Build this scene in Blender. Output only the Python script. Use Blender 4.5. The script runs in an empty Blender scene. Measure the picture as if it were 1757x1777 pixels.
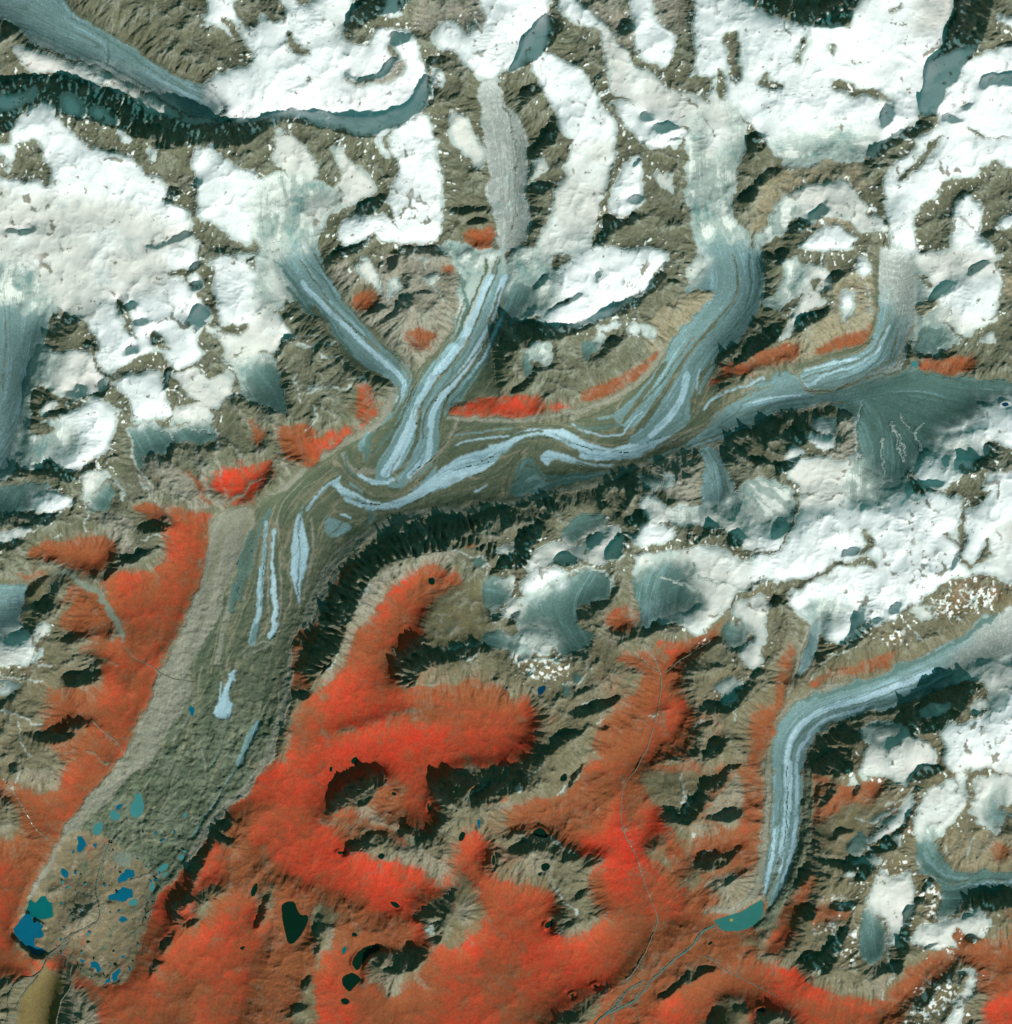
import bpy, math, numpy as np
# ---------------------------------------------------------------- camera, sky, sun
C = bpy.context.scene
PW, PH, U = 1757.0, 1777.0, 0.1            # photo size in map units, map unit in metres/100
def wx(x): return (x - PW/2)*U
def wy(y): return (PH/2 - y)*U
FOV = math.radians(2.5)
DIST = PW/2*U/math.tan(FOV/2)
cam = bpy.data.cameras.new('camera'); co = bpy.data.objects.new('camera', cam); C.collection.objects.link(co)
cam.sensor_fit = 'HORIZONTAL'; cam.angle = FOV; cam.clip_start = 100; cam.clip_end = 20000
co.location = (0, 0, DIST); co.rotation_euler = (0, 0, 0); C.camera = co
SUN_EL = math.radians(39.0)
DX, DY = -0.50, -0.866                      # direction shadows fall, map coordinates (y down)
W = bpy.data.worlds.new('World'); C.world = W; W.use_nodes = True
nt = W.node_tree; bg = nt.nodes['Background']
sk = nt.nodes.new('ShaderNodeTexSky'); sk.sky_type = 'NISHITA'; sk.sun_disc = False
sk.sun_elevation = SUN_EL; sk.sun_rotation = math.atan2(-DX, DY) % (2*math.pi)
mx = nt.nodes.new('ShaderNodeMix'); mx.data_type = 'RGBA'; mx.blend_type = 'MULTIPLY'; mx.inputs[0].default_value = 1
nt.links.new(sk.outputs[0], mx.inputs[6]); mx.inputs[7].default_value = (0.23, 1.32, 0.84, 1)
nt.links.new(mx.outputs[2], bg.inputs[0]); bg.inputs[1].default_value = 0.055
sl = bpy.data.lights.new('sun', 'SUN'); so = bpy.data.objects.new('sun', sl); C.collection.objects.link(so)
sl.energy = 4.3; sl.angle = math.radians(0.5); sl.color = (1.0, 0.96, 0.95)
import mathutils
ld = mathutils.Vector((DX*math.cos(SUN_EL), -DY*math.cos(SUN_EL), -math.sin(SUN_EL)))
so.rotation_euler = ld.to_track_quat('-Z', 'Y').to_euler(); so.location = (40, -70, 60)
C.view_settings.view_transform = 'Standard'; C.view_settings.look = 'None'
C.view_settings.exposure = 0.12; C.view_settings.gamma = 1; C.view_settings.use_curve_mapping = False

# ---------------------------------------------------------------- traced land cover
MAP = """I 0,0 65,0 120,25 185,52 200,65 240,90 300,130 345,140 380,165 385,200 350,205 300,185 250,155 210,135 180,118 150,105 100,90 60,75 45,60 20,35 0,10
P 30,70 60,85 110,100 160,112 180,122 220,140 260,165 300,190 345,206 400,203 400,213 345,216 300,206 265,194 250,180 215,160 170,150 130,130 95,125 60,130 45,120 25,85
S 345,216 385,212 450,208 520,200 560,222 600,230 650,243 700,215 740,185 748,120 735,80 715,50 700,45 690,0 600,0 575,0 545,20 520,0 355,0 355,20 350,60 380,50 420,90 430,115 400,118 360,135 348,148 384,170 388,202
R 335,45 365,40 395,60 400,95 370,112 335,133 320,140 330,100
R 385,20 405,45 430,80 433,108 425,115 415,90 395,60
R 400,20 440,0 475,0 492,30 480,38 455,15 450,50 420,45
R 510,0 550,0 540,15 520,10
R 495,50 515,75 535,88 538,100 510,95 492,70
D 0,165 25,140 45,135 52,132 90,133 115,128 130,140 165,148 200,155 240,170 265,195 300,205 345,215 400,208 445,205 470,197 500,190 510,185 530,195 560,190 580,200 640,205 680,190 705,185 720,165 733,140 745,130 752,150 760,150 755,165 750,185 735,190 690,220 660,228 650,243 600,230 560,222 500,210 485,212 440,238 420,252 350,245 290,262 250,240 235,238 200,220 150,210 100,195 95,180 60,177 45,180 35,205 15,235 0,250
S 45,160 60,145 66,165 45,180 20,190 0,200 0,175
S 100,175 118,160 140,170 150,205 110,195
S 150,190 175,188 200,200 200,215 165,212
R 25,105 45,115 40,140 20,140
S 15,240 45,190 60,178 95,182 100,198 130,228 150,240 190,262 230,275 255,300 285,310 295,330 285,356 320,355 335,370 335,392 318,412 345,420 350,460 0,460 0,302 60,312 90,327 88,290 75,258 55,240 25,255
S 0,250 25,245 28,262 20,300 12,300 14,262 0,258
R 95,200 140,203 150,216 200,221 240,238 262,278 255,294 235,272 180,262 140,242 128,226
S 200,225 215,220 240,240 215,248
R 250,250 290,262 340,255 330,300 345,320 335,350 345,392 360,395 380,400 388,416 350,410 338,402 325,360 290,356 286,350 293,320 255,300
S 255,255 265,252 276,268 275,285 262,285
D 290,330 310,322 312,338 303,350 288,352
S 333,258 352,250 400,270 420,295 450,290 450,420 400,418 385,400 360,388 342,380 336,350 346,322 332,300
R 360,248 430,253 450,250 450,300 420,296 390,270
D 252,425 265,428 310,410 318,400 335,402 325,412 290,424 262,432
R 2,400 40,400 60,385 50,402 90,425 95,450 40,450 0,430
D 10,393 30,400 50,400 58,390 40,380 60,388 58,402 40,408 12,402
R 597,55 610,45 650,25 715,28 712,50 670,42 650,50 640,70 638,85 600,77
R 598,40 615,15 635,0 700,0 660,22 630,48 597,52
D 625,15 635,0 725,0 715,8 690,25 665,22 645,35 630,48 597,52 598,40 610,15
D 675,60 690,55 712,62 695,80 675,80
R 672,80 690,80 695,98 678,95
D 598,118 608,118 605,128 630,138 660,125 680,95 695,100 680,120 655,138 630,143 600,130
K 600,128 630,142 655,137 680,120 695,100 705,105 700,125 680,140 650,148 620,150 600,135
F 572,42 597,40 597,78 575,70
K 715,20 760,0 800,5 835,20 830,58 800,40 770,33 735,50 715,45
R 725,55 740,75 755,85 790,98 800,115 825,150 830,160 790,165 770,160 768,130 740,110 728,85
D 740,100 760,95 785,100 760,110 745,120 740,130
D 735,130 748,125 760,150 755,170 745,185 735,180 740,150
S 750,110 765,115 772,135 770,155 755,145 748,125
R 750,160 800,155 830,165 835,200 845,235 825,237 815,207 795,190 785,187 783,220 775,262 763,272 755,220 752,190
P 785,187 800,190 815,215 830,240 845,255 840,290 820,290 785,255 780,230
S 830,0 890,0 965,5 948,17 960,60 930,110 890,122 860,132 865,145 830,145 820,130 800,105 790,92 760,85 735,60 770,35 830,60
K 790,0 835,10 850,35 838,58 815,35
S 740,190 752,205 752,225 762,250 762,285 775,310 770,345 768,395 760,420 735,425 700,410 680,375 675,330 680,310 690,290 675,265 680,230 700,215
R 485,215 550,222 600,230 655,245 675,230 675,265 690,290 680,320 672,370 655,375 670,330 650,300 620,270 600,260 575,250 575,300 545,270 520,240 500,225
S 650,245 668,232 662,262 678,268 672,280 652,262
P 575,248 600,262 620,285 650,300 652,330 620,350 570,375 565,360 590,320 600,310 580,285
P 480,215 500,230 535,255 550,290 555,310 530,320 500,300 470,275 480,250
F 440,305 500,300 560,320 600,325 570,370 560,400 545,440 560,470 490,480 440,430
P 505,388 530,380 550,350 568,332 575,340 572,365 540,392
P 470,350 512,340 500,350 480,358
P 470,410 480,425 478,405 490,400 492,415 475,440 462,430
D 615,365 650,345 668,335 665,355 645,370 620,372
S 590,380 640,365 650,400 640,415 600,432 588,415
D 582,450 585,435 610,432 640,415 647,400 650,418 625,435 600,447
S 645,375 670,370 690,400 720,415 750,425 700,428 660,425 645,400
D 670,440 700,428 740,427 770,432 780,445 740,437 700,440
R 765,290 780,285 830,290 845,310 845,340 860,380 866,420 850,442 820,430 790,400 770,385 770,345 775,310
D 785,360 850,358 820,368 780,372
D 810,385 835,375 850,385 815,392
W 810,400 860,395 865,410 837,447 815,425
F 765,420 795,410 820,430 850,450 800,480 760,430
G 828,140 865,145 880,180 900,200 915,250 918,330 922,400 905,430 860,450 868,420 860,380 847,340 845,260 835,200
D 880,125 895,105 905,85 903,65 925,52 938,35 948,17 965,35 975,50 965,70 945,85 930,105 910,115 890,125
S 965,0 1000,8 1030,20 1050,40 1040,60 1020,50 1000,40 975,30 962,10
P 1035,50 1045,40 1075,70 1090,90 1120,120 1150,145 1190,165 1225,175 1225,200 1190,222 1150,205 1100,180 1065,160 1055,120 1050,90
R 975,45 1000,50 1025,60 1045,75 1052,110 1058,155 1052,175 1030,145 1000,110 970,95 948,93 960,75
K 975,0 1060,0 1075,20 1095,20 1095,50 1105,70 1088,85 1070,60 1045,30 1010,10
D 1075,45 1090,25 1092,55 1085,70 1075,60
S 945,90 970,95 1000,115 1030,150 1055,185 1070,220 1072,260 1060,295 980,255 965,210 955,165 930,145 927,120 930,100
R 880,130 925,110 930,145 955,170 960,200 960,235 940,270 925,280 925,240 910,235 900,200 885,175
D 895,165 930,140 935,155 920,175
D 950,205 965,200 965,230 960,250 925,275 925,265 945,240
P 960,262 1000,255 1060,240 1070,260 1052,320 1040,360 1028,420 1020,445 960,440 920,450 940,400 960,340 980,300
R 970,245 990,240 990,260 970,290 960,320 955,360 945,385 925,395 915,340 920,315 945,315 960,285
P 925,275 950,270 955,300 938,312 922,310
D 917,320 945,315 960,315 945,335 918,340
R 1058,190 1075,210 1095,240 1120,260 1110,275 1080,290 1068,270 1070,230
S 1060,170 1110,180 1150,205 1190,225 1195,240 1165,262 1120,255 1095,230 1070,205
D 1105,197 1130,195 1140,210 1115,210
D 1130,220 1165,210 1190,220 1170,225 1145,230
D 1160,235 1190,240 1165,245
R 1110,265 1185,248 1190,300 1185,340 1190,390 1195,440 1160,450 1155,400 1125,370 1110,340 1115,300 1100,270
P 1130,300 1160,295 1165,310 1180,345 1140,320
S 1090,275 1110,268 1118,300 1120,330 1115,355 1090,370 1060,380 1055,340 1075,300 1080,280
D 1095,285 1115,270 1110,285 1100,295
D 1085,345 1105,335 1118,345 1100,355
R 1045,400 1115,385 1080,410 1045,428
D 1042,380 1060,372 1090,385 1105,365 1108,385 1080,392 1045,420 1040,400
K 1135,0 1180,0 1190,30 1200,60 1180,60 1150,45 1130,15
S 1090,0 1130,0 1140,40 1170,60 1185,70 1165,110 1150,125 1120,105 1095,80 1095,30
R 1180,60 1200,60 1210,80 1240,90 1245,110 1210,120 1180,115 1170,95
R 1120,105 1150,120 1165,130 1155,140 1125,115
S 1190,0 1310,10 1390,45 1460,45 1510,0 1680,0 1665,20 1645,50 1637,85 1620,100 1603,135 1595,180 1600,205 1570,225 1545,242 1500,285 1450,277 1380,290 1355,290 1330,240 1300,210 1260,180 1240,175 1215,170 1190,140 1215,110 1205,50
F 1355,200 1480,210 1540,235 1500,285 1450,277 1380,290 1358,288 1335,245
S 1340,190 1400,195 1480,200 1535,190 1530,225 1480,235 1420,225 1370,240 1330,225
R 1255,55 1285,50 1285,110 1280,150 1265,140 1272,100
R 1190,140 1215,125 1240,150 1230,175 1200,160
R 1240,120 1260,125 1260,180 1250,175
F 1200,195 1230,175 1262,175 1290,200 1302,250 1285,280 1270,340 1280,380 1300,410 1305,455 1225,455 1197,400 1190,300 1193,240
P 1225,170 1250,168 1268,230 1240,280 1215,270
D 1295,235 1310,240 1330,230 1330,260 1310,265 1300,250
D 1280,340 1320,320 1315,345 1285,350
R 1307,0 1307,10 1330,12 1360,30 1395,42 1445,47 1480,40 1510,0
D 1300,0 1307,10 1330,12 1360,30 1395,42 1445,47 1480,40 1510,0
R 1385,65 1400,65 1385,105 1378,110 1385,85
R 1435,80 1452,80 1447,100
R 1437,150 1445,140 1475,145 1495,155 1530,155 1545,170 1535,180 1500,165 1485,175 1460,160
R 1322,125 1330,125 1335,145 1358,145 1355,155 1320,155
K 1545,10 1565,3 1560,20 1545,20
P 1590,0 1680,0 1660,30 1620,60 1580,50
D 1680,0 1735,0 1715,50 1690,90 1665,130 1640,155 1630,195 1600,205 1595,180 1603,135 1620,100 1637,85 1645,50 1665,20
R 1735,0 1757,0 1757,80 1720,80 1690,95 1700,60 1650,90 1640,70 1680,0
S 1735,25 1757,22 1757,45 1735,45
S 1757,80 1720,80 1690,100 1665,130 1640,160 1630,190 1620,210 1640,225 1680,220 1720,240 1757,252
S 1620,100 1665,85 1700,70 1690,95 1665,130 1640,155 1630,195 1600,205 1595,180 1603,135
D 1695,140 1720,130 1757,127 1757,145 1720,148 1700,155
D 1665,185 1695,180 1675,190
D 1530,180 1550,180 1555,200 1545,210 1530,225 1528,200
D 1630,200 1650,197 1680,213 1640,212
D 1600,205 1620,215 1590,235 1560,245 1510,285 1500,280 1510,255 1545,240 1570,220 1585,230
S 1592,240 1620,220 1645,208 1670,215 1700,240 1757,252 1757,290 1745,290 1730,275 1700,290 1705,325 1690,305 1650,310 1630,320 1640,340 1600,345 1590,380 1585,400 1600,460 1530,460 1545,400 1535,340 1525,320 1540,280 1575,268
R 1498,290 1530,270 1570,240 1592,245 1582,268 1540,280 1525,320 1535,340 1547,400 1530,440 1520,400 1510,345 1500,310
R 1570,300 1600,262 1625,235 1640,230 1620,252 1602,285 1590,300 1560,320
R 1630,310 1660,305 1700,310 1710,290 1757,300 1757,400 1740,440 1720,430 1700,390 1690,340 1665,335 1650,380 1640,430 1610,400 1590,390 1600,360 1640,345 1640,320
N 1310,320 1340,300 1400,285 1450,278 1500,290 1505,320 1480,330 1460,310 1420,320 1370,330 1345,350 1335,390 1310,410 1300,410 1290,370
P 1365,332 1420,315 1460,310 1490,330 1505,350 1500,380 1530,370 1545,400 1520,405 1490,400 1470,380 1440,380 1400,395 1370,380 1350,352
D 1420,360 1445,340 1435,350 1440,370 1410,385 1405,375
F 1340,360 1370,335 1400,370 1370,395 1340,420 1310,440 1305,415 1332,395
R 1370,390 1400,375 1405,395 1380,415 1365,410
D 1370,390 1395,378 1400,392 1380,408 1368,406
S 1400,420 1440,385 1470,390 1490,410 1480,440 1430,440 1380,430
N 1385,410 1440,380 1460,378 1490,400 1500,415 1450,385 1400,402
R 1480,412 1545,395 1545,460 1450,455 1400,445 1485,430
D 1340,445 1355,430 1368,435 1360,455 1335,460
R 1305,250 1330,255 1355,280 1358,295 1340,305 1328,300 1340,275 1310,265
D 1330,290 1358,290 1350,300 1330,315 1315,325 1310,320
D 1305,235 1325,232 1330,245 1310,255
S 1665,335 1690,340 1705,360 1700,390 1720,430 1740,460 1650,460 1650,400 1655,360
S 1730,370 1757,360 1757,400 1740,400
D 1695,390 1720,420 1715,435 1700,415
P 0,300 95,340 250,352 345,418 345,460 250,480 100,540 60,470 30,450 0,440
S 60,440 250,440 345,420 350,450 345,462 355,468 352,500 330,515 350,530 365,540 362,560 345,580 352,612 350,620 320,638 295,635 280,615 265,610 240,625 215,640 195,660 180,640 165,620 175,590 150,570 145,555 120,535 100,530 65,490 55,470
P 60,445 200,430 290,440 300,500 200,520 150,560 100,530 65,490
F 0,435 25,455 60,468 105,532 92,545 80,562 78,600 60,650 48,720 42,770 10,840 0,850
I 0,545 25,515 40,560 62,520 70,560 95,515 82,560 68,620 52,670 38,760 12,830 0,850
R 340,430 360,440 370,470 375,500 385,540 375,560 385,575 400,590 425,642 395,642 350,620 350,590 365,555 362,530 345,505 330,500 320,480 280,470 310,463 345,470
D 325,470 348,452 350,460 335,475
D 330,500 340,485 355,490 345,503
S 328,480 345,472 355,498 338,500
R 200,515 215,520 222,545 228,560 232,580 228,590 215,555 205,540
D 215,528 238,525 230,540 218,538
D 230,560 255,548 260,562 240,570
D 202,517 213,518 216,550 205,538
R 255,575 270,572 285,590 300,610 285,610 262,600
D 262,580 275,580 280,595 265,600
D 330,545 345,530 363,542 355,565 340,578 332,560
D 215,605 240,598 245,612 220,618
R 85,545 115,538 145,553 158,585 173,600 172,618 150,607 130,610 100,612 83,600
D 100,560 112,537 125,552 142,560 122,580 100,572
D 150,590 172,600 165,612
R 265,610 282,613 297,640 302,660 322,690 325,702 310,705 295,690 286,668 283,645 255,632 220,650 200,655 190,662 230,625
D 285,640 294,640 296,668 286,670
S 188,672 215,652 250,645 285,648 287,680 300,710 295,732 260,735 232,732 225,700 220,682 200,676
F 60,610 85,600 110,620 160,640 180,660 120,700 60,720 48,720 70,650
P 110,612 160,610 165,630 180,652 190,667 175,685 150,690 130,698 110,680 90,680 100,640
D 128,667 150,665 148,692 138,685
D 105,680 135,680 142,690 122,698
D 78,672 95,678 85,685
D 170,668 185,652 192,668 182,687 158,686 175,678
D 163,630 180,643 190,657 178,652
R 60,672 80,675 105,687 130,700 170,687 180,690 150,700 130,712 110,722 90,718 55,728 55,700
P 72,705 90,692 105,705 85,720 68,718
D 95,715 112,705 108,720 70,726 62,722
R 190,672 215,684 222,700 226,750 230,790 225,812 190,800 195,770 205,730 207,715 190,700
S 125,718 145,705 175,690 195,703 209,715 205,740 195,770 190,785 165,800 140,820 120,812 90,806 90,792 130,770 140,750 100,728
F 45,735 100,725 140,750 115,790 60,815 25,820 40,770
R 50,730 90,735 95,750 65,755 48,745
D 20,822 60,806 95,805 112,828 118,830 112,815 130,812 122,842 110,834 80,820 30,830
D 135,822 165,802 165,812 140,824
T 0,850 40,838 100,832 60,890 10,895
S 60,852 110,850 130,865 120,888 40,895
D 120,888 131,865 134,868 130,882
P 140,832 165,815 190,820 198,830 170,838 157,850 150,885 142,872
T 155,852 195,832 200,855 180,885 160,895 150,890
L P 3 200,830 215,850 210,870
P 298,650 320,640 340,638 360,650 378,658 400,645 408,680 400,692 380,712 350,702 330,690 305,667
P 308,702 360,700 377,728 350,737 310,732 300,745 300,718
T 230,732 300,742 370,728 380,755 370,770 300,766 280,800 260,830 240,800 230,760
L P 2 300,745 320,742 340,750 375,745
L P 2 380,740 382,765 375,800
L P 3 228,740 230,780 245,820 275,870
L P 2 255,745 290,745 300,765
S 362,440 450,440 480,440 485,480 450,545 430,567 380,562 375,530 370,500 372,470
R 420,455 450,445 445,470
P 358,563 385,567 405,588 430,575 455,580 455,612 420,622 400,642 378,622 390,600 362,580
F 400,622 455,610 480,620 480,700 430,700 405,650
R 398,692 415,684 442,702 430,712 408,705
D 402,690 415,682 425,692 410,702
V 362,815 385,820 400,812 425,818 450,800 470,800 473,822 450,850 430,862 400,882 385,870 372,845
W 240,868 300,880 360,895 240,895
W 310,805 350,840 380,880 340,860
W 425,720 455,740 455,790 440,750
T 440,615 480,630 490,680 496,722 485,715 440,702 425,660
M 430,900 480,850 540,810 590,780 640,745 683,690 690,672 770,600 850,560 870,720 900,735 980,735 1040,715 1100,680 1200,560 1260,650 1240,690 1260,700 1235,765 1170,790 1100,820 1050,840 1000,852 900,872 750,885 690,900
I 478,445 492,400 505,450 520,395 532,440 548,410 572,490 592,512 628,550 662,590 700,622 717,650 708,680 692,705 680,725 650,745 640,765 628,785 618,770 640,745 670,715 684,690 688,676 680,664 640,640 608,620 570,572 540,540 492,502
F 440,430 478,430 485,480 500,520 500,535 480,545 440,530
P 440,520 480,545 512,580 488,602 480,617 450,602 430,590
D 485,602 510,586 512,592 490,606
P 470,425 490,425 482,465 495,500 520,530 480,525 470,480
L T 12 500,505 530,535 560,552
L T 5 493,470 530,520 575,565 610,612
L M 4 545,440 600,525 655,590 702,635 712,655
L M 3 520,450 570,520
L T 4 480,450 520,500 560,540 600,585
L B 9 525,490 560,530 600,565 640,605 675,635 700,660 702,675 690,695
L M 3 560,518 620,575 660,607
L M 8 545,535 570,575 600,610 630,640 660,652
L M 4 690,670 695,690 680,715
L M 7 722,650 708,690 690,720 665,745 645,775 635,795
L T 4 705,695 690,725
K 588,450 640,470 680,440 780,440 790,470 800,500 788,560 765,600 735,630 722,650 700,620 660,588 628,550 592,512 570,480
P 617,450 640,450 655,480 667,512 640,492 625,480
R 600,500 630,490 660,515 650,530 640,545 612,530
D 665,556 690,535 703,505 715,508 714,535 690,546
D 573,465 590,443 620,440 605,448 582,460
D 672,448 688,440 690,455 680,472 670,465
D 700,475 710,480 712,505 700,500
D 712,505 755,505 750,510 715,510
W 610,512 645,508 658,515 640,538 615,532
W 730,600 700,590 720,570 752,575 745,600 728,612
W 765,460 785,455 788,475 770,480
P 735,475 755,468 760,485 745,490
F 675,480 690,475 700,500 680,520 668,510
I 850,485 872,430 885,470 905,415 915,460 935,440 960,470 890,480 882,520 866,570 860,600 832,650 800,690 770,722 762,750 766,790 750,832 725,850 690,850 660,838 650,835 655,800 675,765 700,705 725,650 765,605 790,560 800,500 795,480 820,470
F 790,430 870,430 850,470 835,500 815,560 800,575 795,510
L T 8 795,480 812,520 805,560 785,590
L B 14 850,480 830,530 812,580 780,620 747,660 727,700 712,740
L B 20 712,740 700,770 685,800 670,820
L B 11 875,480 858,540 835,600 800,650 765,690 748,720 745,770
L B 14 745,770 738,800 712,825
L B 6 866,555 852,600 830,635
L M 5 850,450 832,490 820,520 800,570 770,604 732,648 706,700 682,758 658,795 645,812
L M 4 868,450 850,500 835,530 820,580 790,625 750,670 730,710
L M 7 730,710 724,755 715,785 700,812 682,825
L M 3 855,560 835,605 795,650 755,690 735,720 732,760
L M 6 890,480 875,520 860,555 845,600 810,650 777,690 765,722 766,780 750,812 725,842 690,852 660,845
L M 5 870,500 850,560
L T 6 860,600 820,660 785,700
L B 7 617,820 630,832 650,838 668,840 682,832
L L 3 710,800 690,815 680,820 692,828 685,838
L T 7 650,745 632,770 635,800
L T 5 682,745 660,775 652,785
L T 4 640,765 640,790
L L 10 598,790 605,810 620,820 650,818
L T 5 600,790 603,815 615,825
L M 5 590,800 596,820 610,830
L I 4 607,838 630,855
B 1130,740 1180,700 1200,640 1212,640 1205,700 1200,725 1165,755 1125,785 1085,795 1060,797 1030,792 1000,780 965,760 930,752 900,765 875,785 850,812 790,838 720,868 680,884 650,884 620,882 602,870 585,848 575,840 585,826 592,842 615,858 640,868 670,873 700,862 740,838 760,816 800,790 850,778 890,755 930,742 975,742 1000,755 1030,770 1060,780 1090,770
I 1160,560 1230,440 1245,465 1250,500 1235,520 1210,550 1185,580 1160,605 1150,630 1120,670 1090,700 1060,720 1085,745 1110,735 1150,700
I 1218,402 1235,430 1250,385 1268,440 1285,395 1300,440 1318,410 1327,480 1325,520 1312,550 1290,580 1262,610 1238,638 1226,665 1215,685 1205,720 1190,742 1160,755 1100,775 1085,750 1120,700 1160,620
L B 12 1195,650 1180,700 1160,730 1130,755
L M 4 1272,440 1284,480 1280,515 1250,550 1220,582 1195,615
L M 6 1195,615 1168,655 1145,695
L M 11 1145,695 1115,738 1085,758 1060,762 1030,758 1005,748
L M 8 1155,630 1130,670 1100,710 1080,732
L T 3 1315,440 1320,500 1290,560 1250,600 1228,635 1205,690
L T 4 1300,440 1308,510 1280,560 1240,600
L M 5 1325,530 1290,585 1245,625 1215,650
L M 6 1222,650 1202,690 1200,720
L B 3 1216,640 1211,670 1213,690
L M 12 1060,735 1000,740 960,738 900,738 850,742 800,750
L B 3 993,735 1010,748 1030,750 1045,758 1070,755 1084,754 1086,740 1115,715
L T 5 1000,740 1040,742 1075,738
L I 4 1040,725 1075,720 1100,700
L B 3 780,782 800,767 830,762 885,755
L I 3 790,755 840,748 890,742
L M 4 780,778 800,760 850,753 890,748
L M 5 780,790 820,775 870,765 910,752 940,748
L T 2 810,805 850,795 900,770 940,755 1000,770
L T 2 780,815 840,805 880,785
M 1192,690 1215,682 1240,690 1262,690 1245,735 1210,758 1150,790 1090,812 1050,818 1070,805 1120,787 1175,755 1205,720
I 1335,662 1290,688 1250,708 1232,735 1212,755 1180,778 1130,795 1060,818 1110,812 1190,785 1235,768 1280,748 1335,730
L B 4 1330,658 1290,672 1250,685 1232,695 1222,712
L M 4 1330,672 1280,695 1240,715
L L 3 1262,700 1240,735 1190,760 1120,785
L M 6 935,765 960,762 990,780 1010,800 1040,806 1080,805
B 935,795 948,782 960,784 985,788 1010,800 1040,805 1072,808 1050,812 1010,807 975,797 955,798 948,810
T 888,840 898,805 918,790 935,812 965,822 1010,820 1062,818 1000,838 950,850 888,865
L M 9 922,765 925,795 940,815 970,822 1010,815
L M 9 925,772 900,790 885,820 882,860
L I 5 895,840 905,810 915,800
L I 8 930,845 955,832 930,825 915,835
L I 4 960,835 1010,828 1060,818
L L 9 820,885 880,872 1000,850 1060,832 1110,808 1180,788 1230,772 1260,762
B 820,855 850,838 843,845 828,855
L L 12 683,685 672,718 640,745 600,765 570,785 530,812 500,842 450,878
L L 5 792,735 777,770 750,798 722,822 700,850
L L 7 780,725 890,732 955,722
L M 5 700,850 740,820 790,775
V 520,765 540,765 552,772 558,795 545,812 530,810 518,785
V 560,760 610,740 622,735 600,758 575,782 555,785
V 618,740 650,702 658,705 652,722 625,742
W 630,660 655,680 655,705 620,735 615,700
W 505,725 560,755 520,768
W 780,700 850,690 890,685 950,685 955,715 890,725 782,723
V 800,700 888,688 930,690 945,712 890,722 790,720
V 958,698 998,706 992,714 958,710
V 1008,690 1020,680 1060,668 1060,682 1010,704
V 1060,668 1095,650 1125,632 1122,645 1100,664 1065,680
W 1010,680 1100,640 1160,590 1170,575 1150,610 1125,645 1060,686 1010,705
L L 8 955,722 1000,715 1060,698 1100,672 1135,640 1150,610
N 1120,560 1200,500 1248,505 1235,520 1180,580 1150,610 1120,600
F 880,430 965,430 958,470 1000,500 960,530 930,558 895,560 880,540
T 878,485 920,495 932,530 892,562 875,560
S 955,475 1000,445 1010,430 1160,430 1163,445 1155,462 1138,478 1130,500 1100,518 1060,545 1030,557 1010,567 990,570 930,562 950,540 1000,515 962,522
D 1160,450 1140,468 1130,485 1118,503 1090,518 1060,536 1035,546 1010,560 985,566 930,560 895,558 880,565 905,578 925,584 965,590 1000,577 1030,565 1040,553 1080,543 1112,525 1122,515 1147,490 1158,470
D 880,570 905,575 925,582 908,595 890,612 872,600 868,580
D 870,605 890,610 892,622 870,630
D 920,502 945,478 952,475 947,490 925,506
D 965,532 1005,510 1008,515 975,532
D 1033,480 1042,470 1045,478 1035,492
S 1035,563 1060,555 1077,558 1075,575 1050,572 1037,580
S 1086,572 1105,556 1111,570 1103,585 1092,582
F 1035,578 1058,582 1045,605 1025,612
T 1003,602 1020,590 1045,605 1025,622 1010,616
D 1055,590 1072,578 1072,598 1052,606
D 1025,622 1055,605 1045,615
F 908,605 945,590 960,600 958,622 945,642 935,627 920,622
T 908,612 925,620 917,645 905,652
D 878,682 905,668 925,645 932,655 907,682
P 1190,472 1208,440 1225,448 1215,475 1195,490
D 1198,492 1225,458 1232,463 1212,487
D 1148,482 1188,490 1180,497
F 1108,560 1135,560 1145,585 1115,590
I 1213,773 1240,773 1255,800 1267,830 1280,850 1260,880 1220,895 1218,840 1225,812
L T 3 1230,778 1250,815 1255,850
L L 6 1245,775 1290,805 1330,830
K 1130,800 1210,790 1220,850 1215,880 1170,870 1140,840
D 1070,842 1080,825 1100,815 1110,830 1102,862 1085,857
D 1038,858 1055,868 1052,888 1040,880
D 1260,770 1310,740 1332,722 1335,750 1300,755 1268,772 1300,788 1327,812 1290,797 1260,777
T 1105,822 1140,825 1150,850 1110,852
S 1105,862 1140,855 1152,870 1168,890 1120,892
S 1150,822 1172,825 1165,850 1150,852
F 1285,845 1330,820 1370,840 1385,895 1220,890 1260,878
S 1165,870 1220,885 1300,895 1330,900 1170,905
D 1262,638 1330,568 1332,600 1282,630
W 1225,668 1250,642 1290,620 1332,598 1335,642 1280,652 1240,668
V 1225,668 1250,642 1264,648 1240,664
N 1390,580 1440,540 1450,480 1490,470 1520,480 1522,560 1490,600 1420,615 1380,627 1307,657 1307,640 1340,605
W 1335,605 1390,592 1388,618 1340,632 1307,642 1307,618
W 1455,585 1475,578 1500,570 1520,555 1512,585 1490,600 1420,615 1400,612
T 1307,672 1340,657 1380,642 1390,667 1410,682 1440,682 1500,660 1560,640 1582,630 1610,636 1650,652 1690,662 1757,660 1757,692 1700,702 1690,735 1660,742 1640,762 1592,802 1572,842 1530,870 1500,850 1495,780 1490,722 1430,702 1380,707 1330,722 1307,732
I 1307,672 1340,660 1380,645 1388,670 1410,685 1450,685 1510,672 1480,690 1430,698 1380,702 1330,718 1307,728
G 1525,430 1582,430 1600,480 1592,540 1582,600 1572,630 1540,650 1480,662 1440,677 1400,672 1383,647 1430,630 1490,615 1520,592 1527,560 1522,520
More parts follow.
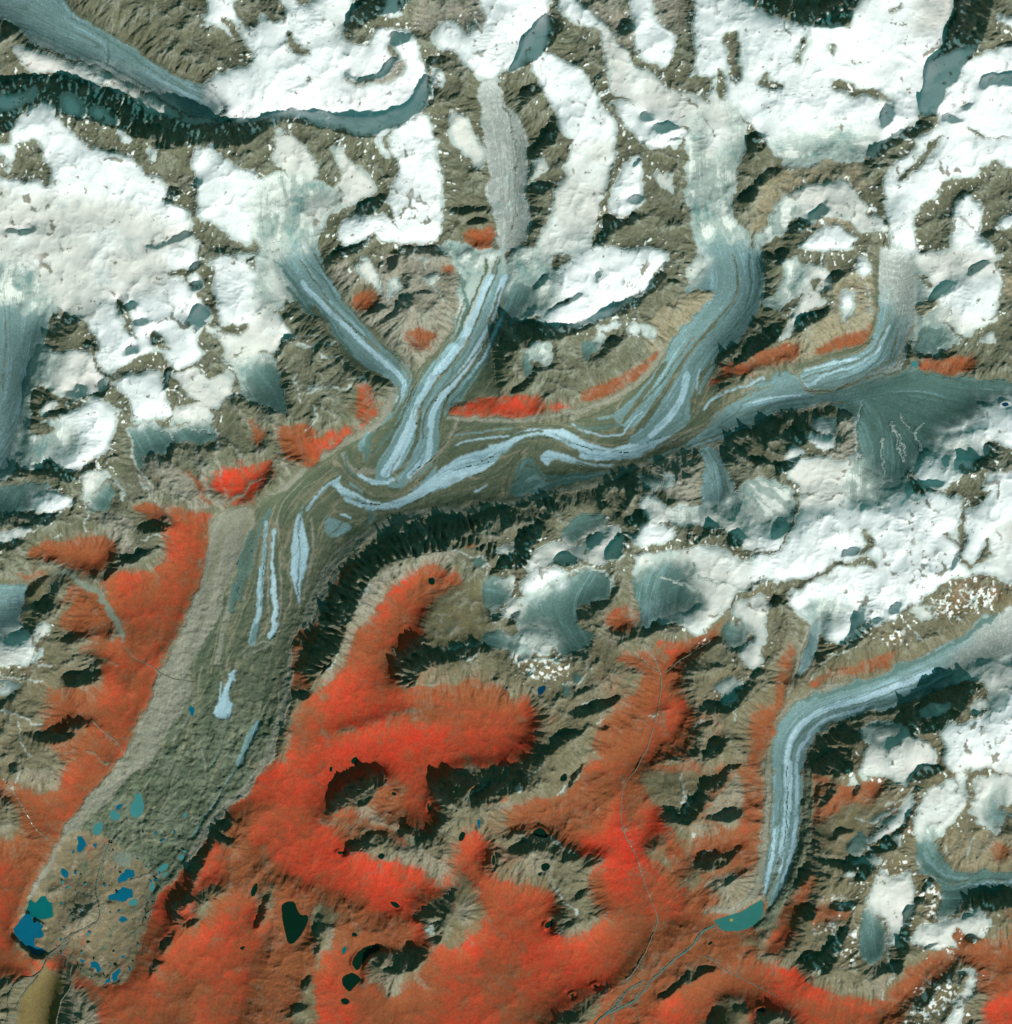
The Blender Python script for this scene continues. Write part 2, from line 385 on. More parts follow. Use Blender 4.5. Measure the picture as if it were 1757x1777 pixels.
I 1527,480 1536,530 1548,495 1560,560 1572,540 1575,580 1560,610 1530,640 1480,660 1440,675 1400,670 1383,647 1430,630 1490,615 1520,592
L M 7 1380,640 1430,622 1490,608 1517,580 1524,530 1524,450
L B 5 1398,665 1412,668 1430,648 1480,640 1525,612 1545,565
L B 4 1400,642 1440,632 1490,622
L M 3 1395,655 1450,640 1510,618 1535,580 1545,540
L M 3 1500,655 1550,620 1560,570
L M 4 1400,676 1440,680 1490,662 1540,648 1580,632
L L 4 1545,640 1570,610 1585,560 1592,540
P 1580,430 1740,430 1735,480 1738,510 1732,540 1730,560 1700,570 1680,587 1640,562 1620,562 1610,520 1620,480 1590,480
S 1650,490 1690,480 1735,480 1738,510 1732,555 1700,565 1660,540 1620,515
F 1590,480 1620,500 1620,560 1680,590 1640,612 1590,622 1583,560
T 1590,560 1640,570 1650,600 1590,625
D 1613,520 1625,500 1645,492 1640,500 1618,523
D 1678,478 1695,458 1722,448 1705,465 1685,482
R 1737,430 1757,430 1757,657 1690,662 1650,652 1590,640 1600,620 1690,605 1715,568 1732,562 1737,500
N 1740,470 1757,470 1757,530 1742,525
P 1695,585 1728,570 1730,590 1705,597
W 1592,630 1620,620 1690,618 1697,630 1670,655 1630,645 1600,637
D 1620,622 1640,610 1668,605 1650,617 1625,626
N 1588,530 1630,518 1625,535 1600,555 1587,547
P 1390,460 1420,455 1445,475 1440,500 1420,510 1440,525 1400,545 1380,560 1360,592 1350,592 1370,550 1395,520 1390,490
F 1355,445 1390,450 1400,500 1380,530 1330,540 1325,520 1355,500 1362,480
D 1432,482 1460,474 1462,485 1440,493
D 1378,568 1400,548 1430,540 1440,525 1440,540 1412,560 1385,577
D 1330,440 1362,440 1345,457
R 1405,482 1425,480 1420,505 1408,505
D 1307,592 1330,572 1352,558 1352,588 1330,602 1307,615
D 1350,560 1365,552 1380,540 1378,548 1360,562
S 1488,445 1510,445 1512,475 1497,482 1487,462
S 1455,510 1475,500 1483,520 1480,532 1455,527
F 1455,525 1482,530 1485,550 1465,560 1455,547
L P 3 1500,495 1513,500 1510,545
L L 5 1307,735 1360,715 1430,702 1465,700
D 1307,737 1340,722 1358,725 1372,745 1400,750 1395,772 1370,767 1350,757 1320,752
D 1388,718 1405,707 1400,727
D 1413,712 1447,700 1432,720 1415,724
T 1400,732 1450,720 1457,740 1450,757 1420,752
S 1398,752 1450,757 1450,775 1430,787 1400,767
S 1365,772 1400,780 1395,792 1365,802
D 1345,812 1360,800 1395,787 1400,780 1382,800 1367,817 1350,827
D 1307,790 1340,812 1320,807
D 1448,747 1457,738 1457,750
K 1450,710 1480,720 1490,760 1470,800 1440,812 1420,790 1455,780
P 1375,802 1430,790 1460,800 1490,782 1497,835 1462,862 1457,900 1385,900 1385,860 1370,830
F 1470,800 1497,780 1510,830 1590,830 1572,900 1455,900
T 1510,840 1570,830 1560,850 1520,850
S 1640,747 1690,735 1700,695 1757,678 1757,800 1730,790 1712,765 1720,790 1690,805 1670,830 1640,852 1585,840 1592,800
F 1640,755 1700,760 1710,790 1650,790 1600,800
D 1658,792 1690,802 1722,795 1702,812 1682,825 1660,815
R 1713,765 1725,770 1757,800 1740,802 1715,790
D 1713,768 1722,775 1745,800 1715,790
D 1578,840 1640,830 1637,847 1590,852
S 1550,855 1640,850 1682,872 1670,900 1545,900
S 1757,803 1757,900 1685,900 1720,852 1700,845 1720,815
R 1700,803 1725,798 1700,822 1692,850 1722,845 1715,860 1685,895 1668,885 1680,850 1685,820
L P 3 1495,700 1488,750 1490,800
L P 2 1550,730 1560,760 1575,790
L P 3 1530,760 1535,810 1525,850
L P 2 1470,725 1478,760
L P 2 1565,720 1580,745
L P 4 1600,735 1592,770 1615,790
L P 3 1550,735 1558,780 1570,800
K 155,890 190,880 230,895 235,945 205,962 185,930 160,900
W 40,962 70,945 110,940 190,928 205,958 172,1000 120,985 80,972
V 85,965 110,960 140,962 190,942 200,962 183,988 165,992 140,985 115,970
V 300,903 360,905 364,920 356,970 336,1030 322,1070 306,1110 290,1135 282,1150 284,1168 262,1180 260,1210 240,1250 225,1290 200,1322 192,1340 115,1340 140,1300 150,1270 150,1255 170,1232 182,1190 175,1160 165,1135 120,1125 160,1108 200,1115 212,1108 200,1060 178,1020 190,1008 212,985 238,1000 258,985 282,978 290,950
V 235,885 300,885 380,895 360,905 300,903 250,895
W 255,995 268,1010 265,1045 253,1030
W 215,1165 228,1190 228,1215 218,1205
W 240,1085 255,1100 250,1130 232,1120
W 345,910 372,915 364,970 340,1040 333,1030 355,960
W 125,1008 160,1020 188,1068 202,1105 160,1110 120,1100 95,1070 95,1055 110,1035
V 150,1062 182,1072 192,1100 165,1098
W 88,1190 175,1188 170,1240 145,1270 110,1260 80,1225
V 85,1200 110,1200 140,1240 165,1220 172,1190 178,1230 150,1260 110,1255
Z 92,988 130,997 160,1015 190,1045 210,1072 216,1108 214,1120 200,1092 185,1062 165,1032 140,1012 100,1000
L K 3 178,995 165,1010 172,1025
L K 2 214,1118 232,1142 258,1153 276,1168 330,1185
L L 2 120,1125 160,1140 200,1150
L K 2 158,1250 180,1272 200,1285 215,1310
L L 2 145,1300 180,1320 195,1328
I 0,1030 28,1012 47,1010 42,1050 30,1080 40,1090 22,1110 0,1118
Q 42,1020 70,990 105,990 100,1010 70,1040 55,1072 30,1076 42,1050
P 0,1115 40,1093 60,1110 62,1130 50,1155 0,1168
P 63,1083 80,1085 85,1100 70,1117 62,1105
D 58,1060 75,1035 95,1022 98,1042 80,1070 60,1072
D 60,1003 90,998 70,1012 52,1040 45,1025
R 75,1055 110,1045 140,1030 110,1075 85,1080
F 58,1130 80,1125 78,1140 58,1152
L P 2 0,1172 35,1175 75,1182
D 98,1112 130,1102 142,1112 120,1120
D 98,1172 150,1165 178,1148 172,1180 150,1192 118,1192
D 42,1268 70,1272 110,1278 132,1273 120,1287 90,1288 60,1282
D 100,1268 130,1255 157,1248 158,1256 130,1268 110,1272
L P 2 0,1215 20,1240 60,1255 90,1262
L P 2 30,1255 35,1290 60,1310
T 0,1182 30,1178 36,1195 15,1212 0,1212
P 0,1188 15,1185 20,1200 0,1215
R 225,915 300,905 295,930 285,960 270,985 245,990 220,985 195,975 235,945
D 212,972 240,962 256,953 248,970 222,980
D 235,908 290,905 300,912 275,925 242,920
D 178,1003 192,982 210,975 198,990 180,1010
L P 2 250,935 270,932 285,938
D 0,953 35,940 42,936 25,955 0,967
P 8,925 45,913 55,918 48,930 12,945 0,940
D 35,912 50,902 90,894 112,888 92,905 48,914
L P 2 55,925 80,905 95,890
L 362,895 440,872 442,925 410,975 388,1030 382,1070 352,1120 325,1160 338,1200 305,1250 275,1300 258,1340 192,1340 228,1290 262,1215 266,1182 288,1150 312,1110 337,1040 360,960
M 440,875 500,845 600,860 700,885 660,905 610,950 575,990 550,1030 530,1070 515,1120 505,1180 492,1230 480,1270 450,1340 255,1340 275,1300 305,1250 338,1200 325,1160 352,1120 382,1070 388,1030 410,975 440,925
L L 14 820,885 750,888 690,897 640,925 592,965 557,1010 537,1060 517,1110 502,1170 494,1220 482,1262 462,1325
L T 5 600,980 570,1015 545,1070 530,1115 515,1170 510,1200
L T 7 620,860 650,890 640,910
L L 10 430,930 420,980 400,1040 385,1100 375,1150
L T 12 438,925 418,975 405,1030 400,1060
L T 8 470,885 440,930 425,985 415,1040
L M 4 445,920 430,980 420,1040
L L 4 540,900 545,950 535,1000 528,1040
L L 3 480,900 485,960 490,1040 480,1090
L L 3 470,920 466,980 465,1040 466,1070 458,1100
L B 6 463,905 460,945 455,985
L B 10 455,985 452,1020 450,1055 443,1085 436,1112
L T 2 462,915 456,985 452,1050
L B 5 475,920 472,960 474,1000
L B 9 474,1000 475,1030 480,1058 474,1075 478,1090 468,1105
L I 5 525,880 520,900
B 518,888 526,905 532,935 535,960 533,985 525,1000 521,1045 519,1055 512,1020 504,1000 505,975 508,930 512,905
L M 1.5 520,900 518,935 522,965 515,990 518,1040
I 561,897 575,896 590,905 615,912 600,925 577,935 565,927
L B 4 592,893 600,894 608,897
B 400,1163 411,1165 398,1192 397,1213 406,1228 398,1250 370,1245 376,1222 390,1195
I 430,1115 440,1085 450,1080 448,1100 438,1128
I 440,1252 452,1248 446,1270 430,1300 418,1330 405,1330 424,1288
L L 3 420,1130 460,1110 480,1120
R 510,1200 560,1050 630,960 700,925 830,900 838,945 760,955 660,985 600,1100 570,1185 530,1215
W 505,1200 555,1045 620,965 640,960 620,1000 580,1100 545,1190 520,1210
W 780,930 790,920 830,940 820,950
E 833,903 838,935 820,948 780,952 740,960 700,968 665,982 645,1000 632,1028 615,1055 602,1090 588,1128 572,1158 548,1178 530,1180 535,1150 550,1108 562,1060 582,1022 615,990 637,960 662,938 700,928 750,917 800,905
K 660,985 720,972 760,957 805,955 785,975 742,990 702,1010 668,1020 657,1060 622,1092 602,1132 590,1162 575,1182 555,1190 585,1140 605,1090 625,1045 640,1015
L P 2 648,1012 640,1025 630,1033
L P 2 580,1135 570,1165
V 740,985 765,985 790,1000 778,1028 742,1050 722,1080 740,1105 705,1128 682,1150 690,1182 720,1190 760,1190 735,1205 800,1200 855,1215 890,1232 915,1200 930,1235 932,1262 925,1300 905,1340 492,1340 508,1290 510,1220 540,1212 560,1192 597,1162 612,1110 642,1060 682,1022
W 720,1005 790,985 812,1010 780,1045 735,1040 700,1035
W 560,1275 650,1252 700,1232 800,1238 850,1220 790,1250 700,1255 600,1285
W 700,1215 760,1190 850,1180 895,1210 890,1235 800,1215
Q 745,1050 800,1010 845,1010 850,1110 790,1122 740,1112 732,1082
E 690,1150 702,1120 730,1112 752,1112 738,1128 762,1128 775,1142 800,1140 790,1150 745,1155 728,1168 716,1195 690,1190 680,1168
D 508,1202 528,1195 542,1207 520,1216
D 770,1138 850,1108 855,1120 820,1140 800,1146 775,1146
L P 2 770,1120 815,1125 850,1120
L P 2 790,1140 810,1148 830,1138
L P 2 718,1172 730,1155
T 838,1002 870,998 895,1040 850,1062 838,1042
T 828,1102 880,1088 895,1132 840,1128
P 862,1008 895,998 895,1025 868,1022
P 855,1062 895,1048 895,1072 865,1072
P 862,945 895,935 895,960 858,965
D 850,988 890,960 915,945 905,985 888,990 870,985 848,998
E 832,950 872,940 850,977 838,967
T 815,970 835,968 840,985 820,986
L P 3 818,966 838,966 844,978 836,986
D 870,890 880,880 892,895 888,915 875,915
E 930,880 950,865 975,870 960,895 940,900
E 885,940 920,918 938,895 948,925 922,960 905,988 885,990
T 1000,893 1050,893 1062,910 1022,920 1005,942 975,947 980,920 995,905
P 932,945 960,940 1000,950 1022,930 1062,905 1087,920 1085,950 1070,970 1020,972 990,977 940,985 905,997 920,970
D 963,968 975,957 1000,963 997,980 970,980
D 1012,932 1030,920 1047,923 1042,945 1020,952
D 1048,962 1085,918 1092,940 1072,970 1055,970
D 1065,882 1100,905 1120,882 1128,895 1102,917 1085,907
P 1118,875 1160,875 1167,895 1150,905 1122,902
S 1104,917 1125,902 1150,905 1162,917 1175,915 1178,935 1150,940 1105,952 1101,930
F 1165,878 1335,878 1335,960 1290,950 1260,918 1220,905 1180,915 1160,905
P 1195,905 1260,890 1335,900 1335,962 1290,948 1265,920 1225,912
R 1140,942 1200,935 1262,938 1282,955 1335,957 1335,965 1280,967 1262,950 1200,947 1160,957
D 1188,932 1205,926 1202,936
D 1222,908 1240,905 1257,915 1255,930 1235,930
D 1263,930 1280,918 1297,928 1290,947 1265,947
P 1092,968 1130,952 1162,957 1230,945 1265,952 1282,967 1335,962 1335,1012 1290,1027 1280,1037 1262,1060 1237,1075 1230,1092 1206,1107 1178,1082 1140,1080 1120,1040
T 1108,985 1160,962 1192,975 1200,1010 1225,1042 1200,1062 1162,1070 1140,1072 1127,1092 1116,1085 1106,1052 1097,1022
I 1112,1040 1150,1050 1142,1068 1127,1090 1116,1080
L P 6 1148,1002 1200,1022 1260,1042
L F 6 1210,1000 1260,1010
T 903,1037 950,1012 1000,992 1050,990 1062,1020 1055,1045 1002,1055 1002,1085 1042,1102 1020,1122 990,1142 968,1128 960,1100 900,1095 890,1075
S 903,1012 930,987 984,985 988,1010 952,1016 927,1040 907,1030
L P 3 1008,975 1015,990 1048,992 1060,1010 1062,1022
L P 5 1020,975 1082,965
P 880,1042 905,1035 922,1050 905,1065 880,1072
D 883,1068 906,1058 900,1080 880,1085
F 880,1095 960,1092 972,1132 900,1152 880,1135
P 910,1112 937,1083 942,1100 915,1117
P 928,1122 955,1103 966,1137 940,1132
X 880,1135 960,1135 1000,1150 960,1180 900,1170
T 900,1130 930,1135 920,1150 900,1147
T 990,1170 1010,1170 1012,1182 990,1180
T 975,1190 985,1185 988,1215 975,1208
V 893,1205 930,1228 935,1260 927,1300 908,1340 880,1340
W 1055,1055 1112,1058 1105,1100 1045,1092
W 1125,1132 1210,1110 1250,1080 1262,1068 1235,1120 1200,1150 1178,1200 1212,1250 1202,1300 1142,1320 1132,1345 1030,1345 1075,1250 1108,1210 1112,1160 1060,1150 1100,1130
V 1137,1120 1150,1110 1165,1120 1202,1122 1190,1140 1165,1150 1160,1190 1143,1260 1128,1345 1040,1345 1040,1312 1100,1292 1120,1270 1130,1230 1145,1185 1150,1150
Q 1142,1122 1152,1118 1158,1140 1150,1150
V 1162,1208 1185,1210 1195,1240 1170,1280 1150,1290 1152,1255
Q 1145,1260 1165,1215 1160,1250 1150,1290
L K 7 1095,1030 1095,1070 1115,1110
L K 3 1115,1100 1130,1130 1148,1165
L K 2 1148,1165 1148,1210 1135,1260 1127,1290 1113,1320 1105,1345
L K 5 1040,1095 1085,1120
L K 2 1085,1120 1120,1155 1145,1165
L K 3 1230,1115 1190,1140 1155,1168
R 1195,1140 1240,1130 1280,1145 1270,1190 1220,1210 1195,1190
T 1245,1112 1280,1070 1302,1100 1282,1132 1262,1120
T 1238,1192 1280,1168 1272,1200 1252,1212
P 1282,1045 1335,1028 1335,1130 1305,1112 1292,1085 1270,1062
P 1285,1120 1312,1108 1328,1140 1332,1152 1312,1170 1290,1160
P 1258,1205 1290,1170 1292,1190 1268,1222 1252,1228
D 1215,1230 1240,1218 1262,1222 1290,1190 1322,1160 1326,1168 1302,1200 1270,1237 1218,1242
D 1235,1290 1250,1278 1260,1288 1252,1310 1218,1320
D 1033,1262 1062,1252 1055,1266
L P 2 1035,1255 1060,1248
D 988,1190 1022,1195 1002,1207
D 985,1237 1010,1225 1045,1218 1078,1208 1078,1215 1042,1235 1002,1247
D 958,1282 990,1268 1002,1275 977,1290 952,1312 928,1327 950,1297
L P 2 1270,1235 1285,1260 1285,1290
L P 2 1010,1225 1040,1215
S 1307,880 1757,880 1757,1005 1740,1012 1730,1002 1690,1000 1662,1008 1632,1013 1602,1035 1590,1050 1560,1073 1512,1085 1500,1075 1480,1090 1490,1110 1462,1125 1440,1112 1420,1092 1390,1072 1363,1050 1370,1035 1380,1022 1365,1008 1335,1012 1300,1010 1300,965
F 1307,880 1375,880 1370,905 1340,930 1307,920
F 1390,1052 1420,1037 1462,1047 1492,1050 1480,1070 1430,1080 1395,1072
T 1395,1055 1420,1048 1415,1070 1395,1070
P 1757,880 1757,1000 1735,1005 1720,960 1730,900
L R 6 1307,957 1350,960 1365,940 1375,910 1380,880
R 1365,1005 1400,1005 1430,985 1490,967 1510,968 1522,980 1517,992 1500,978 1460,983 1412,1006 1382,1020 1367,1040 1360,1055 1343,1062 1345,1022 1355,1020
R 1495,912 1510,920 1516,940 1507,960 1488,966 1500,945
L R 5 1300,1015 1345,1018 1355,1028
L R 9 1677,875 1672,920 1669,950 1671,970 1688,982
L R 5 1640,923 1650,940 1668,942
R 1708,948 1718,928 1716,970 1690,982 1695,970
L R 3 1725,918 1738,930 1732,940
R 1510,1087 1560,1072 1602,1040 1642,1010 1667,998 1692,1003 1732,1013 1740,1010 1757,1008 1757,1030 1720,1062 1650,1100 1590,1137 1500,1172 1398,1212 1385,1180 1400,1170 1440,1130 1480,1112
P 1583,1057 1610,1043 1632,1065 1607,1077 1590,1070
X 1635,1020 1735,1020 1722,1050 1640,1075 1615,1060
X 1528,1097 1572,1085 1565,1120 1540,1125
R 1340,1060 1395,1065 1400,1100 1385,1170 1355,1240 1300,1345 1260,1345 1275,1240 1310,1170 1340,1130
D 1340,1042 1356,1030 1355,1052 1343,1062
D 1335,928 1373,907 1372,920 1345,937
D 1489,1048 1500,1052 1500,1080 1512,1090 1492,1117 1472,1127 1460,1122 1480,1090 1487,1070
D 1545,1050 1567,1042 1560,1060 1545,1066
D 1510,1077 1537,1067 1518,1085
D 1650,982 1663,952 1668,955 1662,978 1650,995
D 1455,962 1495,945 1490,962 1465,965
D 1597,980 1612,982 1618,995 1605,985
I 1757,1028 1757,1135 1740,1140 1702,1152 1662,1180 1620,1202 1560,1227 1500,1240 1450,1250 1417,1275 1402,1300 1396,1345 1340,1345 1340,1300 1348,1262 1370,1227 1400,1210 1500,1180 1600,1140 1680,1100 1722,1060
G 1720,1062 1757,1028 1757,1135 1700,1150 1640,1170 1690,1110
L T 8 1400,1216 1500,1187 1600,1147 1680,1108 1730,1065
L B 12 1365,1340 1370,1290 1395,1250 1450,1225 1540,1200 1620,1165
L T 3 1370,1345 1375,1300 1400,1262 1460,1235 1540,1215
L T 3 1395,1290 1420,1262 1480,1245 1600,1200 1690,1150
L B 6 1385,1320 1395,1285 1430,1250 1500,1228
L L 5 1334,1345 1337,1275 1357,1228 1392,1208 1470,1185
L M 5 1404,1345 1408,1295 1428,1265 1480,1250 1560,1235 1630,1205
I 1413,1070 1432,1075 1422,1110 1415,1140 1395,1167 1384,1168 1390,1150 1400,1120 1405,1092
L L 7 1402,1085 1390,1125 1378,1165 1370,1205
L L 4 1418,1140 1402,1170 1395,1200
V 1350,1190 1363,1190 1360,1215 1343,1232
W 1310,1230 1335,1230 1345,1190 1362,1130 1380,1105 1378,1145 1355,1215 1332,1320 1305,1345 1300,1270
V 1318,1238 1332,1238 1332,1300 1308,1330 1300,1300
V 1405,1187 1435,1170 1455,1178 1410,1200
W 1440,1170 1570,1125 1550,1150 1460,1182
F 1640,1175 1700,1150 1757,1132 1757,1192 1722,1232 1702,1205
P 1700,1160 1757,1145 1757,1180 1720,1200
S 1757,1178 1740,1200 1722,1230 1690,1245 1640,1253 1622,1265 1640,1290 1632,1345 1757,1345
R 1560,1230 1600,1208 1640,1195 1690,1175 1712,1185 1712,1225 1720,1235 1680,1247 1640,1255 1620,1280 1590,1275
F 1600,1225 1660,1215 1640,1240 1600,1255
D 1565,1228 1600,1208 1640,1193 1680,1178 1705,1180 1702,1195 1677,1220 1667,1240 1642,1255 1620,1272 1592,1275 1572,1252
P 1672,1232 1698,1212 1722,1222 1705,1235
D 1672,1235 1707,1233 1692,1242
F 1490,1262 1560,1247 1592,1282 1560,1300 1500,1300
T 1500,1265 1560,1255 1570,1270 1520,1285
P 1495,1300 1540,1275 1580,1270 1612,1290 1632,1310 1632,1345 1488,1345
R 1415,1270 1480,1260 1500,1290 1490,1345 1405,1345 1408,1295
D 1412,1322 1450,1300 1477,1298 1480,1330 1475,1345 1410,1345
D 1418,1282 1450,1273 1490,1268 1497,1290 1462,1290 1425,1297
R 1597,1277 1627,1280 1640,1330 1628,1345 1622,1300
V 440,1327 880,1327 905,1335 880,1400 900,1440 960,1540 960,1600 1100,1640 1080,1700 960,1757 880,1787 175,1787 165,1740 130,1700 130,1680 180,1715 212,1712 238,1660 250,1612 262,1560 300,1520 342,1470 380,1410 440,1370 460,1327
W 380,1430 450,1395 560,1420 640,1430 690,1460 690,1500 640,1500 540,1500 440,1540 400,1640 340,1700 300,1787 200,1787 260,1690 330,1600 400,1520 395,1470
V 400,1550 440,1560 400,1640 350,1700 310,1750 280,1787 200,1787 250,1680 300,1640 360,1610
V 470,1400 560,1420 620,1480 700,1500 760,1540 700,1560 600,1560 500,1530 440,1500 420,1440
W 440,1540 500,1520 600,1560 680,1580 720,1600 710,1640 650,1640 560,1640 540,1720 490,1787 390,1787 440,1680 480,1620
V 600,1560 700,1550 720,1580 640,1590
V 560,1700 580,1640 600,1640 600,1760 620,1787 560,1787
V 0,1450 35,1483 58,1500 52,1540 30,1590 18,1620 30,1645 75,1680 70,1692 0,1700
V 30,1360 70,1378 105,1375 112,1327 206,1327 150,1388 112,1440 85,1470 62,1468 40,1410 12,1345
W 0,1327 12,1345 40,1410 55,1440 62,1470 85,1472 110,1440 92,1500 60,1550 45,1580 30,1640 18,1620 40,1570 50,1500 0,1440
R 0,1360 20,1390 40,1420 40,1450 10,1460 0,1420
K 0,1422 25,1425 22,1445 0,1460
K 18,1330 100,1335 108,1368 70,1372 40,1362 20,1345
D 15,1328 32,1327 28,1340 18,1343
L K 2 5,1350 40,1400 60,1440 85,1458
L 195,1327 262,1327 230,1360 200,1390 165,1430 130,1450 105,1500 88,1530 75,1560 45,1570 60,1530 90,1480 112,1438
M 195,1380 240,1327 460,1327 430,1372 385,1410 345,1465 305,1520 265,1560 255,1600 240,1640 225,1600 170,1480 190,1410
M 150,1420 250,1350 320,1330 400,1330 330,1500 220,1590 130,1560 100,1500
Y 110,1450 160,1440 200,1470 250,1500 270,1540 255,1600 240,1660 212,1712 180,1716 150,1692 110,1662 70,1660 40,1640 35,1600 60,1550 90,1500
L L 12 458,1325 428,1370 388,1400 348,1452 322,1500
L L 4 228,1530 245,1525 275,1523
L K 7 150,1550 165,1562 160,1570
K 120,1590 160,1565 170,1590 140,1615 120,1605
K 80,1545 100,1535 105,1550 85,1560
L Z 3 210,1440 190,1460 175,1500 163,1540 175,1580 172,1600 150,1612 120,1625 95,1650 82,1668 66,1695 35,1700 12,1727 15,1760 10,1787
L Z 3 70,1690 40,1720 25,1750
L Z 5 120,1625 110,1650 90,1660
L Z 3 120,1665 120,1690 125,1708 105,1740 100,1765 85,1787
L Z 4 178,1470 180,1485 172,1500
Z 190,1485 230,1480 230,1500 200,1505
O 84,1670 112,1700 108,1740 90,1787 12,1787 25,1742 55,1704
K 126,1710 155,1735 175,1760 178,1787 85,1787 105,1738 118,1722
V 72,1665 118,1660 122,1690 100,1692 88,1680
V 95,1560 110,1570 100,1580
L I 3 415,1328 397,1350 385,1375 370,1400 350,1425 335,1450
L T 4 355,1415 340,1450 330,1455
L T 2 264,1548 255,1575 246,1600
D 380,1425 405,1422 397,1440 377,1450 368,1468 357,1490 347,1510 337,1530 335,1550 326,1555 330,1530 325,1515 335,1495 345,1490 360,1475 370,1452
D 370,1455 392,1450 412,1470 400,1472 380,1460
D 310,1558 325,1550 346,1558 327,1565 320,1577 305,1582 312,1592 325,1600 347,1590 332,1612 310,1600 294,1602 300,1575
D 285,1625 300,1610 303,1625 290,1642 280,1657 279,1640
D 265,1680 287,1664 280,1678 265,1692 257,1700
R 345,1540 385,1535 395,1550 360,1565 352,1600 332,1612 340,1580
L Q 3 398,1472 402,1520 390,1550
W 610,1400 650,1375 665,1362 690,1370 700,1395 690,1412 730,1440 700,1455 670,1440 650,1425
D 572,1402 590,1375 610,1360 622,1353 650,1345 665,1340 677,1352 660,1365 650,1375 645,1388 632,1400 605,1398 578,1410 562,1412
K 612,1402 635,1400 660,1420 640,1425 620,1415
R 775,1350 810,1328 850,1333 890,1322 905,1340 890,1352 830,1360 780,1370 755,1385 750,1372
R 755,1400 820,1375 840,1400 890,1388 960,1380 1000,1360 1012,1322 880,1320 905,1345 900,1420 880,1440 905,1480 880,1510 855,1532 838,1505 862,1470 812,1440 790,1470 768,1462 758,1430
K 840,1400 890,1388 960,1385 950,1400 880,1410
D 762,1392 753,1377 775,1355 800,1343 832,1350 820,1365 802,1380 790,1392 770,1400
D 815,1390 835,1373 850,1360 880,1353 897,1350 892,1370 870,1385 842,1400 830,1400
L P 2 812,1385 840,1362
R 640,1410 690,1440 720,1440 760,1450 800,1460 790,1520 750,1480 700,1458
D 683,1436 705,1436 722,1445 700,1455
D 718,1467 740,1455 762,1448 747,1470 735,1477
D 598,1478 620,1463 636,1462 628,1474 605,1482
D 625,1476 662,1460 642,1478 620,1483
R 630,1440 690,1460 700,1470 680,1500 640,1500
L K 3 630,1400 662,1422 700,1457 742,1476 772,1500 792,1530 787,1545
K 697,1462 742,1477 772,1502 782,1520 780,1542 760,1532 740,1512 705,1505 685,1492
Q 790,1510 815,1520 842,1560 845,1600 800,1640 806,1662 770,1642 758,1612 788,1590 795,1560
K 795,1560 815,1555 835,1575 825,1600 790,1605
R 715,1580 740,1575 770,1550 792,1545 790,1600 765,1640 745,1630 735,1600
D 773,1550 792,1543 792,1560 775,1568
D 768,1585 780,1577 772,1602
D 750,1600 760,1597 767,1610 752,1616
D 743,1630 765,1623 763,1638 750,1639
D 716,1590 730,1588 730,1600 718,1598
P 741,1608 750,1603 754,1625 745,1622
R 640,1655 700,1655 745,1645 760,1660 730,1690 700,1700 640,1690
D 713,1650 735,1655 747,1660 717,1680 702,1691 675,1688 663,1676 690,1680 685,1665 710,1665
D 648,1660 670,1654 662,1676 644,1671
K 660,1690 700,1692 690,1730 660,1727
K 715,1682 730,1690 747,1722 725,1712
K 630,1680 650,1687 640,1722
Q 538,1592 550,1568 577,1580 592,1600 572,1610 562,1650 548,1690 548,1740 555,1787 475,1787 520,1722 537,1680 542,1640
W 545,1610 560,1610 545,1690 535,1700 540,1650
D 545,1583 560,1588 562,1602 545,1600
D 550,1605 567,1605 560,1630 551,1652 545,1662 546,1625
D 518,1742 535,1740 530,1756 508,1762
D 530,1700 541,1690 538,1715 524,1722
K 568,1605 585,1612 572,1640 561,1672 552,1672 562,1640
L W 8 470,1500 462,1560 445,1600
R 462,1540 475,1530 480,1560 465,1590 460,1560
D 455,1570 463,1545 467,1550 460,1580 447,1610 442,1605
W 880,1400 900,1390 1000,1375 1040,1327 1330,1327 1330,1787 960,1787 1050,1730 1100,1670 1060,1560 960,1600 900,1540 880,1450
V 985,1345 1040,1312 1130,1327 1098,1345 1085,1400 1105,1450 1130,1500 1152,1522 1200,1542 1215,1562 1255,1592 1190,1602 1152,1622 1112,1662 1050,1722 960,1762 900,1787 880,1787 880,1650 960,1602 1060,1610 1045,1560 1035,1500 1008,1480 1000,1430 940,1405 940,1385 1000,1385
V 1100,1400 1140,1390 1165,1440 1150,1480 1110,1450
V 880,1555 940,1540 965,1560 962,1600 930,1642 880,1662
K 960,1400 1010,1390 1030,1410 1000,1420
Q 1110,1330 1140,1337 1210,1345 1235,1325 1245,1345 1220,1365 1195,1400 1150,1402 1120,1372
R 1150,1380 1210,1370 1215,1400 1195,1440 1140,1430
D 878,1350 900,1338 917,1350 915,1365 897,1375 878,1383
P 895,1370 910,1362 905,1375
L P 2 915,1350 935,1325
D 985,1358 1005,1335 1018,1322 1008,1345 985,1368
L P 2 968,1382 1000,1350 1002,1330
D 1216,1353 1240,1358 1262,1330 1266,1345 1256,1365 1235,1376 1217,1371
D 1265,1325 1290,1325 1277,1333 1265,1332
D 1188,1412 1190,1393 1210,1385 1225,1375 1232,1380 1218,1405 1206,1422 1196,1432 1185,1425 1178,1415
D 1160,1405 1190,1425 1197,1435 1162,1427
L P 3 1185,1412 1187,1397 1200,1390
D 1220,1419 1250,1412 1260,1404 1285,1405 1289,1415 1260,1427 1235,1425
L P 2 1237,1395 1240,1405 1250,1412
D 1228,1486 1240,1485 1257,1484 1270,1485 1282,1470 1292,1466 1277,1486 1262,1500 1237,1513 1212,1512 1208,1500 1222,1496
L P 2 1218,1490 1222,1480 1240,1472
